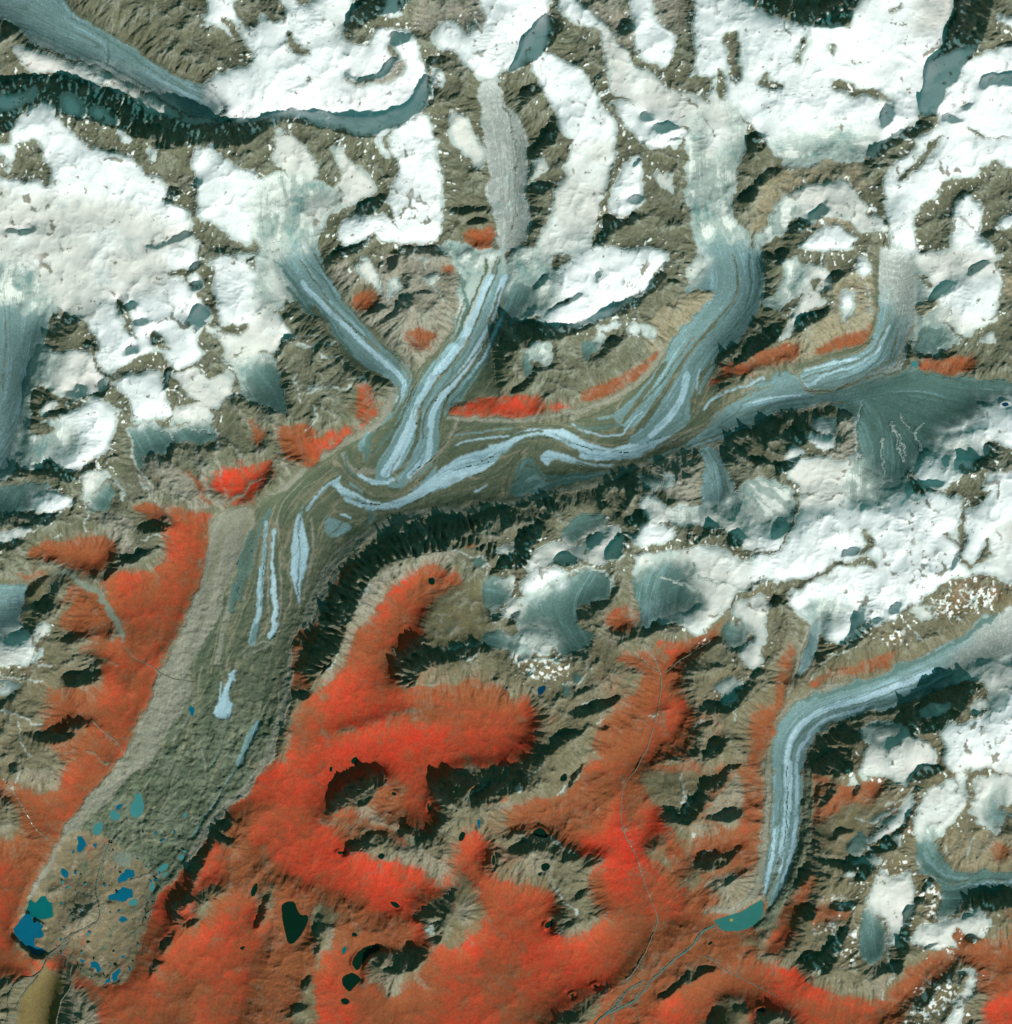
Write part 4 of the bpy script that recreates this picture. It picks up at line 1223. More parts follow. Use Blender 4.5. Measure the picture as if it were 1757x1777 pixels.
thread2 = 1 - ss(.04, .15, np.abs(st_l - .9))
streak = np.clip(0.62*st_f + 0.65*st_c, -2.2, 2.2)

# ---------------------------------------------------------------- heights
elev = {'S': 58, 'P': 50, 'F': 40, 'G': 22, 'I': 2, 'B': 3, 'T': 14, 'M': 0, 'L': 5, 'K': 44, 'R': 46, 'N': 42, 'V': 8, 'W': 20, 'O': -6, 'Y': -3, 'X': 42, 'Z': 0, 'Q': 30}
E0 = 1.55*np.array([elev[c] for c in CODES], np.float32)[cls]
H0 = 0.55*blur(E0, 24) + 0.45*blur(E0, 9)
def fftsolve(gxx, gyy, h0, lam):
    # minimise |grad H - g|^2 + lam |H - h0|^2 on a mirrored grid
    div = np.zeros_like(gxx)
    div[:, 1:] += gxx[:, :-1]; div[:, :-1] -= gxx[:, :-1]
    div[1:, :] += gyy[:-1, :]; div[:-1, :] -= gyy[:-1, :]
    rhs = lam*h0 + div
    m = np.concatenate([rhs, rhs[::-1]], 0); m = np.concatenate([m, m[:, ::-1]], 1)
    F = np.fft.rfft2(m)
    ky = 2 - 2*np.cos(2*np.pi*np.fft.fftfreq(m.shape[0])); kx = 2 - 2*np.cos(2*np.pi*np.fft.rfftfreq(m.shape[1]))
    return np.fft.irfft2(F/(ky[:, None] + kx[None, :] + lam), s=m.shape)[:NY, :NX].astype(np.float32)
icem = is_('IBTMLGY'); icesoft = blur(icem, 3)
dks = blur(dk, 1.6)
SL = .98
tgx = -SL*DX*dks; tgy = -SL*DY*dks                   # fall away from the sun inside every shaded face
tgx = -tgx; tgy = -tgy                                # descending along (DX,DY): dH = -SL per unit along it
tgx = -SL*DX*dks; tgy = -SL*DY*dks
lam = (ST/70.0)**2
H0s = H0
bx = np.zeros_like(H0); by = bx.copy()
h0x = np.diff(H0, axis=1, append=H0[:, -1:])/ST; h0y = np.diff(H0, axis=0, append=H0[-1:])/ST
for it in range(5):
    gX = (h0x*(1-dks) + tgx + bx)*ST; gY = (h0y*(1-dks) + tgy + by)*ST
    H = fftsolve(gX, gY, H0, lam)
    hx = np.diff(H, axis=1, append=H[:, -1:])/ST; hy = np.diff(H, axis=0, append=H[-1:])/ST
    along = hx*DX + hy*DY                             # slope met walking with the light (negative = falls)
    lack = np.clip(along + SL*1.05, 0, 3)*dks
    over = np.clip(0.0 - along - 0.55, 0, 3)*(1 - dks)   # keep unshaded faces gentle
    bx += (-lack*DX + over*DX*0.8)*0.9; by += (-lack*DY + over*DY*0.8)*0.9
# glacier surfaces are smooth and low in their valleys
H = H*(1 - .85*icesoft) + blur(H, 16)*(.85*icesoft)

def gully(H, wl, seed):
    Hs = blur(H, wl*0.8)
    gxs = np.gradient(Hs, ST, axis=1); gys = np.gradient(Hs, ST, axis=0); g = np.hypot(gxs, gys) + 1e-4
    ux, uy = -gys/g, gxs/g                            # across the slope
    r = np.random.default_rng(seed); T = r.random((256, 256, 3)).astype(np.float32)
    cx = np.floor(X/wl).astype(np.int32); cy = np.floor(Y/wl).astype(np.int32)
    s = np.zeros_like(H); w = np.zeros_like(H)
    for dj in (-1, 0, 1):
        for di in (-1, 0, 1):
            q = T[(cy+dj) & 255, (cx+di) & 255]
            px = (cx + di + q[..., 0])*wl; py = (cy + dj + q[..., 1])*wl
            rx = X - px; ry = Y - py; d2 = (rx*rx + ry*ry)/(wl*wl)
            k = np.exp(-2.2*d2); s += k*np.cos((rx*ux + ry*uy)*(2*math.pi/wl*(0.9 + .5*q[..., 2])) + 6.28*q[..., 2]); w += k
    return s/w, np.clip(g, 0, 1)
rough = np.array([{'S': .07, 'P': .05, 'F': .06, 'G': .05, 'I': .0, 'B': .0, 'T': .01, 'M': .05, 'L': .05, 'K': .9, 'R': 1., 'N': .8, 'V': .22, 'W': .6, 'O': .02, 'Y': .05, 'X': .9, 'Z': .02, 'Q': .4}[c] for c in CODES], np.float32)[cls]
rough = blur(rough, 3.0)*(1 + .35*dks*(1 - is_('SPF')))
rgh = np.clip(rough, 0, 1.25)*.85; snr = blur(is_('SPF')*1.0, 4)
def ridged(wl, o, seed, gain=.55):
    s = 0; a = 1; tt = 0; w = wl; pr = 1
    for k in range(o):
        v = 1 - np.abs(fbm(X + 3*wu_, Y + 3*wv_, w, 1, seed + k)); v = v*v*pr; s = s + a*v; tt += a; pr = np.clip(v*1.6, 0, 1); a *= gain; w /= 2.0
    return s/tt
rdg = ridged(40, 6, 301)
Hg = H + 3.5*fbm(X, Y, 60, 3, 21)*rgh + 14*(rdg - .4)*(rgh + .30*snr)
rib = blur(((dk > 0) & (dk < 1))*1.0, 4)*(1 - snr)
rb, g = gully(Hg, 14, 5); Hg = Hg + rib*7.0*rb*(.6 + .9*ss(-.5, .5, fbm(X, Y, 35, 3, 55)))
big, g = gully(Hg, 30, 1);  Hg = Hg + big*rgh*(0.5 + 5.0*g)*0.9
mid, g = gully(Hg, 14, 2);  Hg = Hg + mid*rgh*(0.2 + 3.1*g)*0.9
sml, g = gully(Hg, 7, 3);   Hg = Hg + sml*rgh*(0.15 + 1.8*g)*0.9
Hg = Hg + rgh*(fbm(X, Y, 9, 2, 9, .6)*1.3 + .75*(1 - 2*np.abs(fbm(X, Y, 5.5, 2, 19, .6))))
S_ = blur(is_('SPF'), 2); dune = fbm(X, Y, 36, 5, 12, .47)
crv = ss(.12, .45, fbm(X, Y, 60, 4, 16, .55))           # broken, crevassed reaches
Hg = Hg + S_*(2.4*dune + 7.0*fbm(X, Y, 75, 3, 14) + crv*.9*(1 - 2*np.abs(fbm(X*.55, Y*1.5, 9, 3, 18, .6))))
cre = lic(n1, 3)                                      # crevasse roughness
gm = blur(is_('GF'), 3)
wav = np.cos((X*vx0 + Y*vy0)*2*math.pi/9 + 3*fbm(X, Y, 40, 2, 61))
Hg = Hg + gm*(0.35*fbm(X, Y, 5, 2, 33) ) + blur(is_('G'), 4)*0.35*wav*ss(-.3, .5, fbm(X, Y, 50, 2, 35))
Mm = blur(is_('ML'), 1.5); Yy = blur(is_('Y'), 3)
Hg = Hg + Mm*(0.55*st_c*0.5 + 2.4*(1 - 2.2*np.abs(fbm(X, Y, 20, 5, 41, .6)))*ss(900, 1100, Y) + 1.2*fbm(X, Y, 10, 4, 42, .6)) + Yy*(3.0*fbm(X, Y, 15, 5, 43, .65))
low = ss(1150, 1300, Y)*blur(is_('M'), 4)
Hg = Hg + low*4.6*(1 - np.abs(fbm(X, Y, 34, 5, 47, .6))*2)
Im = blur(is_('IBT'), 2); Hg = Hg + Im*(0.22*st_c + 0.10*st_f)
H = Hg.astype(np.float32)

# ---------------------------------------------------------------- lakes: level basins
lakes = []
lakemask = np.zeros((NY, NX), bool)
for ln in LAKES.strip().split('\n'):
    kind, label, pts = ln.split('|')
    p0 = np.array([tuple(map(float, q.split(','))) for q in pts.split()])
    p = chaikin(p0, True, 1)
    # cut a natural shoreline
    q = []
    for a, b in zip(p, np.roll(p, -1, 0)):
        n = max(1, int(np.hypot(*(b-a))/1.3))
        for k in range(n): q.append(a + (b-a)*k/n)
    p = np.array(q); p = p.mean(0) + (p - p.mean(0))*1.09; R_ = {'b': 3.2, 'g': 2.6, 'q': 2.0}.get(kind, .9)
    nx_ = fbm(p[:, 0], p[:, 1], 9, 4, 71, .65)*R_*1.5; ny_ = fbm(p[:, 0], p[:, 1], 9, 4, 73, .65)*R_*1.5
    p = p + np.stack([nx_, ny_], 1)
    s_, m = poly_mask(p); s2_, dd = line_dist(np.vstack([p, p[:1]]), 8)
    z = float(np.percentile(H[s_][m], 35)) if m.any() else float(np.median(H[s_]))
    mm = np.zeros(dd.shape, bool)
    full = np.zeros((NY, NX), bool); full[s_] |= m; mm = full[s2_]
    sd = np.where(mm, -dd, dd)
    t = ss(0.0, 7.0, sd)
    H[s2_] = np.where(sd < 7, (z + 0.25*ss(0, 2, sd))*(1-t) + H[s2_]*t, H[s2_])
    H[s2_] = np.where(mm, z - 0.25 - 0.5*ss(0, 5, dd), H[s2_])
    lakes.append((kind, label, p, z + 0.02)); lakemask |= full
MED = float(np.median(H)); H -= MED

# ---------------------------------------------------------------- surface colours (what the ground is made of; light is left to the sun, except soft hill shade toned into Q)
def lin(c):
    c = np.array(c, np.float32)/255; return np.where(c < .04045, c/12.92, ((c+.055)/1.055)**2.4)
COL = {'S': (240, 238, 237), 'P': (214, 209, 202), 'F': (160, 170, 163), 'G': (156, 160, 154), 'I': (108, 134, 134), 'B': (160, 186, 196), 'T': (80, 108, 102),
       'M': (90, 97, 78), 'L': (132, 130, 116), 'K': (148, 140, 126), 'R': (110, 108, 89), 'N': (150, 138, 114), 'V': (120, 100, 76), 'W': (142, 90, 62),
       'O': (118, 103, 66), 'Y': (125, 112, 88), 'X': (120, 108, 82), 'Z': (118, 126, 112), 'Q': (106, 102, 76)}  # Q: olive scree, its tone also stands in for soft shade on hill slopes
EXPO = 1.0/1.06
T_ = np.stack([lin(COL[c])*EXPO for c in CODES])
base = T_[cls].astype(np.float32)
fam = is_('SPFGTI')*(1 - drawn); fden = blur(fam, 10) + 1e-3
i2 = np.clip(np.rint((X + fbm(X, Y, 30, 5, 501, .62)*21 + MG)/ST), 0, NX-1).astype(np.int32)
j2 = np.clip(np.rint((Y + fbm(X, Y, 30, 5, 503, .62)*21 + MG)/ST), 0, NY-1).astype(np.int32)
def frac(s):
    # share of a kind of ice or snow round each point, with a wandering, frayed edge
    return np.clip(blur(is_(s)*fam, 10)/fden, 0, 1)[j2, i2]*(is_('SPFGTI')*(1 - drawn))
Sf, Pf, Ff, Gf, If, Tf = [frac(c) for c in 'SPFGIT']
tot = Sf + Pf + Ff + Gf + If + Tf + 1e-4
famw = blur(fam, 1.0)[..., None]
soft = blur(base, 4.0); crisp = blur(base, 1.2)
sf = np.clip(blur(is_('TOYKNQ')*1.0, 5), 0, 1)[..., None]*0.75
col = crisp*(1 - sf) + soft*sf
def mixc(col, c, w):
    # blend towards a material colour
    w = np.clip(w, 0, 1)[..., None]; return col*(1-w) + (lin(c)*EXPO)[None, None]*w
blend = sum(q[..., None]*(lin(COL[c])*EXPO)[None, None] for q, c in ((Sf, 'S'), (Pf, 'P'), (Ff, 'F'), (Gf, 'G'), (If, 'I'), (Tf, 'T')))/tot[..., None]
col = np.where((tot > .02)[..., None] & (fam > 0)[..., None], blend*.9 + crisp*.1, col)
f1 = fbm(X, Y, 70, 5, 101, .55); f2 = fbm(X, Y, 24, 5, 103, .6); f3 = fbm(X, Y, 7, 4, 105, .6); f4 = fbm(X, Y, 140, 4, 107, .5)
# slope-parallel streaks on rock and meadows
gul = 0.5*mid + 0.35*big + 0.25*sml
gg = np.clip(np.hypot(np.gradient(blur(H, 6), ST, axis=0), np.gradient(blur(H, 6), ST, axis=1)), 0, 1)
Rm = blur(is_('RKNXVWQ'), 2); Sm = blur(is_('SP'), 1.0)
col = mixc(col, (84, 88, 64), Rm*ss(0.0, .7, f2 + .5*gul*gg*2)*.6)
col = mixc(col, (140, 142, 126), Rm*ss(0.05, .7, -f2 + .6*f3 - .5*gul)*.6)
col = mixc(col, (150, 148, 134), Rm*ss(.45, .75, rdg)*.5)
col = mixc(col, (80, 84, 60), Rm*ss(.1, .6, fbm(X, Y, 4, 3, 171) + .3*sml)*.45)
col = mixc(col, (124, 108, 82), Rm*ss(850, 1300, Y)*.45)
col = mixc(col, (160, 92, 66), Rm*ss(.25, .8, f1 + .3*f3)*ss(620, 1300, Y)*.35)
# meadow: cover thins out over the rock, vigour varies from patch to patch
ground = 1 - blur(is_('SPFGIBTMLOYZ'), 1.5)
vsrc = blur(is_('V')*1.0 + is_('W')*.78, 11)*.72 + .28*blur(is_('V')*1.0 + is_('W')*.78, 2.5)
wshare = blur(is_('W')*1.0, 9)/(blur(is_('V')*1.0 + is_('W'), 9) + .05)
f5 = fbm(X, Y, 11, 5, 109, .68)
vf = ss(.06, .90, vsrc + .30*f2 + .25*f3 + .45*f5 + .09*gul*np.clip(gg*3, 0, 1) + .10*f1 - .03)*ss(.03, .15, vsrc)*ground
vig = ss(-.55, .62, -.8*f4 + .45*f1 + .35*f2 + .3*f5 + .2*f3 - .75*wshare - .10)[..., None]
vcol = (lin((138, 74, 44))*(1 - vig) + lin((208, 54, 34))*vig)*EXPO
brn = ss(.0, .6, f2*.8 + .5*f1 + .2*f3)[..., None]*.6
vcol = vcol*(1 - brn) + lin((140, 84, 50))*EXPO*brn
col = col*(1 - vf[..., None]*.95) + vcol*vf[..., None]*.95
# firn and dirty snow
Fm = blur(Ff, 1); Pm = blur(Pf, 1); Gm = blur(Gf, 1); Tm = blur(Tf, 1)
snowy = .75*fbm(X, Y, 22, 6, 111, .6) + .10*st_c
lac = 1 - np.abs(fbm(X, Y, 26, 5, 113, .62))*2.2
col = mixc(col, (226, 226, 218), Fm*ss(.02, .30, snowy + .12*streak)*.85)
col = mixc(col, (96, 134, 130), Fm*ss(.05, .45, -snowy + .15*streak)*.8)
col = mixc(col, (172, 182, 178), Pm*ss(.25, .6, fbm(X, Y, 30, 5, 115, .62))*.65)
col = mixc(col, (120, 150, 148), Pm*ss(.45, .7, fbm(X, Y, 20, 5, 117, .66))*.6)
col = mixc(col, (238, 238, 234), Pm*ss(.1, .5, f1)*.6)
col = mixc(col, (130, 156, 154), Gm*ss(.1, .6, f2 + .25*st_f)*.6)
col = mixc(col, (196, 198, 192), Gm*ss(.2, .95, wav + .8*f3)*.45)
col = mixc(col, (206, 206, 198), Gm*ss(.25, .6, fbm(X, Y, 6, 3, 119)+.3*st_f)*.5)
Sonly = blur(is_('S'), 2)
col = mixc(col, (206, 212, 212), Sonly*ss(.25, .7, fbm(X, Y, 34, 6, 121, .62))*.55)
# ice streaks along the flow
Im = blur(If, 1.0); Bm = blur(is_('B'), 1.0); Mi = blur(is_('M'), 1.5)
col = mixc(col, (78, 108, 100), Im*ss(.3, 2., streak)*.55)
col = mixc(col, (156, 190, 200), Im*ss(.4, 2.0, -streak)*.6)
col = mixc(col, (70, 88, 76), np.clip(Im + .7*Tm + .8*Bm, 0, 1)*np.maximum(thread, .8*thread2)*ss(-.5, .3, fbm(X, Y, 120, 2, 505))*.55)
col = mixc(col, (192, 212, 222), Bm*ss(.3, 1.9, -streak)*.45)
col = mixc(col, (104, 138, 148), Bm*ss(.5, 1.7, streak)*.75)
col = mixc(col, (70, 100, 92), Tm*ss(.1, 1.8, streak)*.5)
col = mixc(col, (124, 156, 156), Tm*ss(.3, 1.9, -streak)*.55)
col = mixc(col, (126, 120, 98), Mi*ss(.1, 1.5, .6*streak + 1.6*f2 + f3)*.55)
col = mixc(col, (150, 140, 118), Mi*thread*.5)
col = mixc(col, (68, 84, 66), Mi*ss(.1, 1.5, -.7*streak - 1.4*f2 + f3)*.65)
col = mixc(col, (116, 122, 104), low*ss(-.3, .5, f2 + .8*f3)*.7)
Lm = blur(is_('L'), 2)
col = mixc(col, (118, 116, 94), Lm*ss(.1, 1.6, streak + f3)*.6)
col = mixc(col, (166, 156, 138), Lm*ss(.4, 1.8, -streak)*.5)
# rubble of the snout
Ym = blur(is_('Y'), 4)
col = mixc(col, (158, 142, 120), Ym*ss(.1, .5, fbm(X, Y, 16, 5, 131, .65))*.7)
col = mixc(col, (92, 106, 84), Ym*ss(.1, .5, fbm(X, Y, 20, 5, 133, .65))*.8)
col = mixc(col, (176, 88, 62), Ym*ss(.28, .6, fbm(X, Y, 22, 5, 135, .65))*.6)
# snow left in hollows of bare rock
hf = .8*fbm(X, Y, 5, 2, 141, .6) + .5*fbm(X, Y, 12, 3, 142, .6); nears = ss(.02, .5, blur(is_('SPX'), 17))
patch = Rm*(1 - Sm)*ss(.40, .50, hf*.50 + .55*gul + nears*.16 - .03 + .12*f2 + .22*blur((dk > 0)*1.0, 5))*ss(.0, .2, nears)
Xm = blur(is_('X'), 3)
patch = np.maximum(patch, Xm*ss(.12, .24, hf + .35*gul))
col = mixc(col, (236, 236, 230), patch)
# rock showing through snow
edge = blur(is_('SPF')*1.0, 7); edge = is_('SPF')*ss(.93, .55, edge + .35*f2)
col = mixc(col, (158, 170, 164), np.clip(edge, 0, 1)*.75)
rk = Sm*(1 - drawn)*ss(.44, .56, fbm(X, Y, 12, 5, 143, .66) + .20*(1 - ss(0, .9, blur(is_('SPF'), 12))))
rk = np.maximum(rk, Sm*(1 - drawn)*ss(.66, .74, rdg)*ss(.0, .4, fbm(X, Y, 90, 3, 601)))
col = mixc(col, (112, 106, 88), rk*.85)
# fine grain everywhere
gr = 1 + .085*n1 + .10*fbm(X, Y, 4, 2, 173) + .06*f3
snowmask = np.clip(Sm + Fm*.5, 0, 1); Im = np.clip(Im, 0, 1)
col = col*(1 + (gr - 1)*(1 - .75*snowmask))[..., None]
col = np.clip(col, 0.002, .9).astype(np.float32)

# ---------------------------------------------------------------- materials
def ground_mat(name, rough_, bump, scale, bright=.10, sub=False):
    m = bpy.data.materials.new(name); m.use_nodes = True; t = m.node_tree; b = t.nodes['Principled BSDF']
    a = t.nodes.new('ShaderNodeAttribute'); a.attribute_name = 'cover'
    n = t.nodes.new('ShaderNodeTexNoise'); n.inputs['Scale'].default_value = scale; n.inputs['Detail'].default_value = 6; n.inputs['Roughness'].default_value = .65
    tc = t.nodes.new('ShaderNodeTexCoord'); t.links.new(tc.outputs['Object'], n.inputs['Vector'])
    r = t.nodes.new('ShaderNodeMapRange'); r.inputs[1].default_value = .3; r.inputs[2].default_value = .7; r.inputs[3].default_value = 1 - bright; r.inputs[4].default_value = 1 + bright
    t.links.new(n.outputs[0], r.inputs[0])
    v = t.nodes.new('ShaderNodeVectorMath'); v.operation = 'SCALE'; t.links.new(a.outputs['Color'], v.inputs[0]); t.links.new(r.outputs[0], v.inputs['Scale'])
    t.links.new(v.outputs[0], b.inputs['Base Color'])
    bp = t.nodes.new('ShaderNodeBump'); bp.inputs['Strength'].default_value = bump; bp.inputs['Distance'].default_value = .06
    t.links.new(n.outputs[0], bp.inputs['Height']); t.links.new(bp.outputs[0], b.inputs['Normal'])
    b.inputs['Roughness'].default_value = rough_; b.inputs['Specular IOR Level'].default_value = .12 if rough_ > .6 else .3
    return m
M_rock = ground_mat('rock_ground', .95, .55, 5.0, .14)
M_mead = ground_mat('meadow', .95, .4, 6.0, .14)
M_snow = ground_mat('snow', .85, .12, 2.5, .02)
M_ice = ground_mat('glacier_ice', .7, .4, 6.0, .09)
M_till = ground_mat('moraine_rubble', .95, .6, 6.5, .14)
def water_mat(name, c, var):
    m = bpy.data.materials.new(name); m.use_nodes = True; t = m.node_tree; b = t.nodes['Principled BSDF']
    n = t.nodes.new('ShaderNodeTexNoise'); n.inputs['Scale'].default_value = .6; n.inputs['Detail'].default_value = 4
    tc = t.nodes.new('ShaderNodeTexCoord'); t.links.new(tc.outputs['Object'], n.inputs['Vector'])
    r = t.nodes.new('ShaderNodeMix'); r.data_type = 'RGBA'
    c = lin(c)*EXPO; r.inputs[6].default_value = (*[float(q*(1-var)) for q in c], 1); r.inputs[7].default_value = (*[float(q*(1+var)) for q in c], 1)
    t.links.new(n.outputs[0], r.inputs[0]); t.links.new(r.outputs[2], b.inputs['Base Color'])
    b.inputs['Roughness'].default_value = .25; b.inputs['IOR'].default_value = 1.33; b.inputs['Specular IOR Level'].default_value = .25
    return m
WM = {'q': water_mat('pale_meltwater', (64, 128, 128), .08), 'b': water_mat('blue_meltwater', (10, 94, 118), .18), 'g': water_mat('green_meltwater', (10, 100, 100), .16),
      'k': water_mat('clear_dark_water', (8, 38, 26), .15), 'n': water_mat('navy_water', (8, 56, 84), .1), 'u': water_mat('silty_teal_water', (50, 112, 106), .14), 's': water_mat('teal_stream_water', (82, 118, 110), .15)}
M_wat = water_mat('stream_water', (116, 112, 94), .1)

# ---------------------------------------------------------------- helpers that build sheets from the height grid
col4 = np.concatenate([col, np.ones((NY, NX, 1), np.float32)], 2).reshape(-1, 4)
P3 = np.stack([wx(X), wy(Y), H*U], 2).reshape(-1, 3).astype(np.float32)
def make_mesh(name, co3, quads, colors, mat):
    me = bpy.data.meshes.new(name)
    me.vertices.add(len(co3)); me.vertices.foreach_set('co', co3.astype(np.float32).ravel())
    nq = len(quads); me.loops.add(nq*4); me.polygons.add(nq)
    me.loops.foreach_set('vertex_index', quads.astype(np.int32).ravel())
    me.polygons.foreach_set('loop_start', np.arange(0, nq*4, 4, dtype=np.int32))
    me.polygons.foreach_set('loop_total', np.full(nq, 4, np.int32))
    if colors is not None:
        a = me.color_attributes.new('cover', 'FLOAT_COLOR', 'POINT'); a.data.foreach_set('color', colors.astype(np.float32).ravel())
    me.materials.append(mat); me.update(calc_edges=True)
    return me
def link(name, me, parent=None, **k):
    o = bpy.data.objects.new(name, me); C.collection.objects.link(o)
    if parent is not None: o.parent = parent
    for a, b in k.items(): o[a] = b
    return o
cj, ci = np.mgrid[0:NY-1, 0:NX-1]
v00 = (cj*NX + ci); QUADS = np.stack([v00 + NX, v00 + NX + 1, v00 + 1, v00], 2)    # counter-clockwise seen from above
ccls = cls[:-1, :-1]                                                             # class of each cell
THICK = 0.35*U*10
def sheet(cellmask, name, mat, parent=None, thick=True, **k):
    # one connected sheet of grid cells with an edge going down where the ice or snow ends
    q = QUADS[cellmask]
    if len(q) == 0: return None
    used = np.unique(q); remap = np.full(NX*NY, -1, np.int64); remap[used] = np.arange(len(used))
    co3 = P3[used].copy(); cc = col4[used]; ql = remap[q]
    if thick:
        # side walls all round the sheet, going down into the ground under it
        m = np.pad(covered | cellmask, 1); n = len(used); walls = []
        for (dj, di, a, b) in ((1, 0, 0, 1), (0, 1, 1, 2), (-1, 0, 2, 3), (0, -1, 3, 0)):
            nb = m[1+dj:1+dj+cellmask.shape[0], 1+di:1+di+cellmask.shape[1]]
            e = QUADS[cellmask & ~nb]
            if len(e): walls.append(np.stack([e[:, b], e[:, a]], 1))
        if walls:
            wv = remap[np.concatenate(walls)]
            bot = np.unique(wv); rb = np.full(n, -1, np.int64); rb[bot] = n + np.arange(len(bot))
            cb = co3[bot].copy(); cb[:, 2] -= 0.3
            co3 = np.vstack([co3, cb]); cc = np.vstack([cc, cc[bot]])
            ql = np.vstack([ql, np.stack([wv[:, 0], wv[:, 1], rb[wv[:, 1]], rb[wv[:, 0]]], 1)])
    me = make_mesh(name, co3, ql, cc, mat)
    return link(name, me, parent, **k)

# ---------------------------------------------------------------- who owns which cell
cx_ = X[:-1, :-1] + ST/2; cy_ = Y[:-1, :-1] + ST/2
GLAC = [
('g','pale blue glacier running from the top-left corner down to the dark cliff',[(-80,-20),(60,45),(200,100),(330,165),(385,190)],45),
('g','blue glacier curving down the left edge of the picture',[(60,480),(40,600),(20,720),(-20,850)],50),
('g','slender glacier flowing down right to an elbow, left of the icefall glacier',[(500,300),(500,430),(560,540),(640,620),(698,665),(680,730),(650,790)],42),
('g','glacier fed by the long grey icefall, striped, bending to the hooked end above the trunk',[(850,150),(880,300),(890,430),(850,540),(790,630),(735,710),(715,780),(660,830)],48),
('g','broad S-shaped glacier from the top-right snow that swings west into the white-banded trunk',[(1240,190),(1230,300),(1260,420),(1300,500),(1250,590),(1190,670),(1150,740),(1060,775),(940,755),(800,810),(680,870),(600,855)],46),
('g','wide teal glacier fanning out under the right-hand snowfield and joining from the east',[(1757,720),(1640,700),(1540,740),(1450,690),(1330,700),(1200,765),(1050,825),(920,830)],70),
('g','rough grey-white glacier falling south on the right and ending in a folded loop',[(1560,440),(1550,560),(1500,630),(1400,660)],36),
('g','great debris-covered trunk glacier with blue stripes and a pond-studded snout at lower left',[(860,870),(640,900),(500,920),(430,1080),(400,1220),(330,1360),(220,1480),(130,1600)],100),
('g','smooth striped blue glacier turning south to the teal lake at lower right',[(1757,1080),(1600,1170),(1450,1220),(1375,1290),(1370,1420),(1335,1580)],45),
('g','tiny pale tongue glacier hanging above the bend of the lower-right glacier',[(1425,1050),(1408,1130),(1385,1165)],22),
('g','short dark-striped side glacier dropping north into the trunk right of centre',[(1225,770),(1250,830),(1250,900)],28),
('g','cirque glacier with a teal apron under the rounded snow basin at right centre',[(1160,980),(1130,1040),(1120,1090)],48),
('g','patchy teal ice sheet on the plateau left of the rounded snow basin',[(1040,1020),(940,1060),(980,1110),(900,1110)],42),
('g','blunt teal glacier lobe at the lower right, under the tall white snow slope',[(1515,1575),(1515,1665)],28),
('g','curved teal glacier leaving the right edge below the twin snow slopes',[(1605,1455),(1620,1510),(1700,1528),(1757,1520),(1640,1590)],36),
('g','fan-shaped teal ice apron with ribs below the snow left of the red triangular meadow',[(240,750),(300,750),(370,745),(260,800)],30),
('g','teal cirque ice with a white rim beside the red-topped valley at left centre',[(175,845),(170,880)],28),
('g','teal valley glacier below snow at the head of the grey scree fan',[(430,630),(480,700)],40),
('g','pale blue glacier on the left edge below the arched grey moraine',[(0,1070),(40,1040),(0,1110)],35),
('g','shining teal ice slope on the left edge below the long blue glacier',[(80,780),(40,790),(60,870),(30,870)],40),
('g','crescent-shaped blue-green ice at the foot of the white crescent snowfield',[(890,480),(900,540)],45),
]
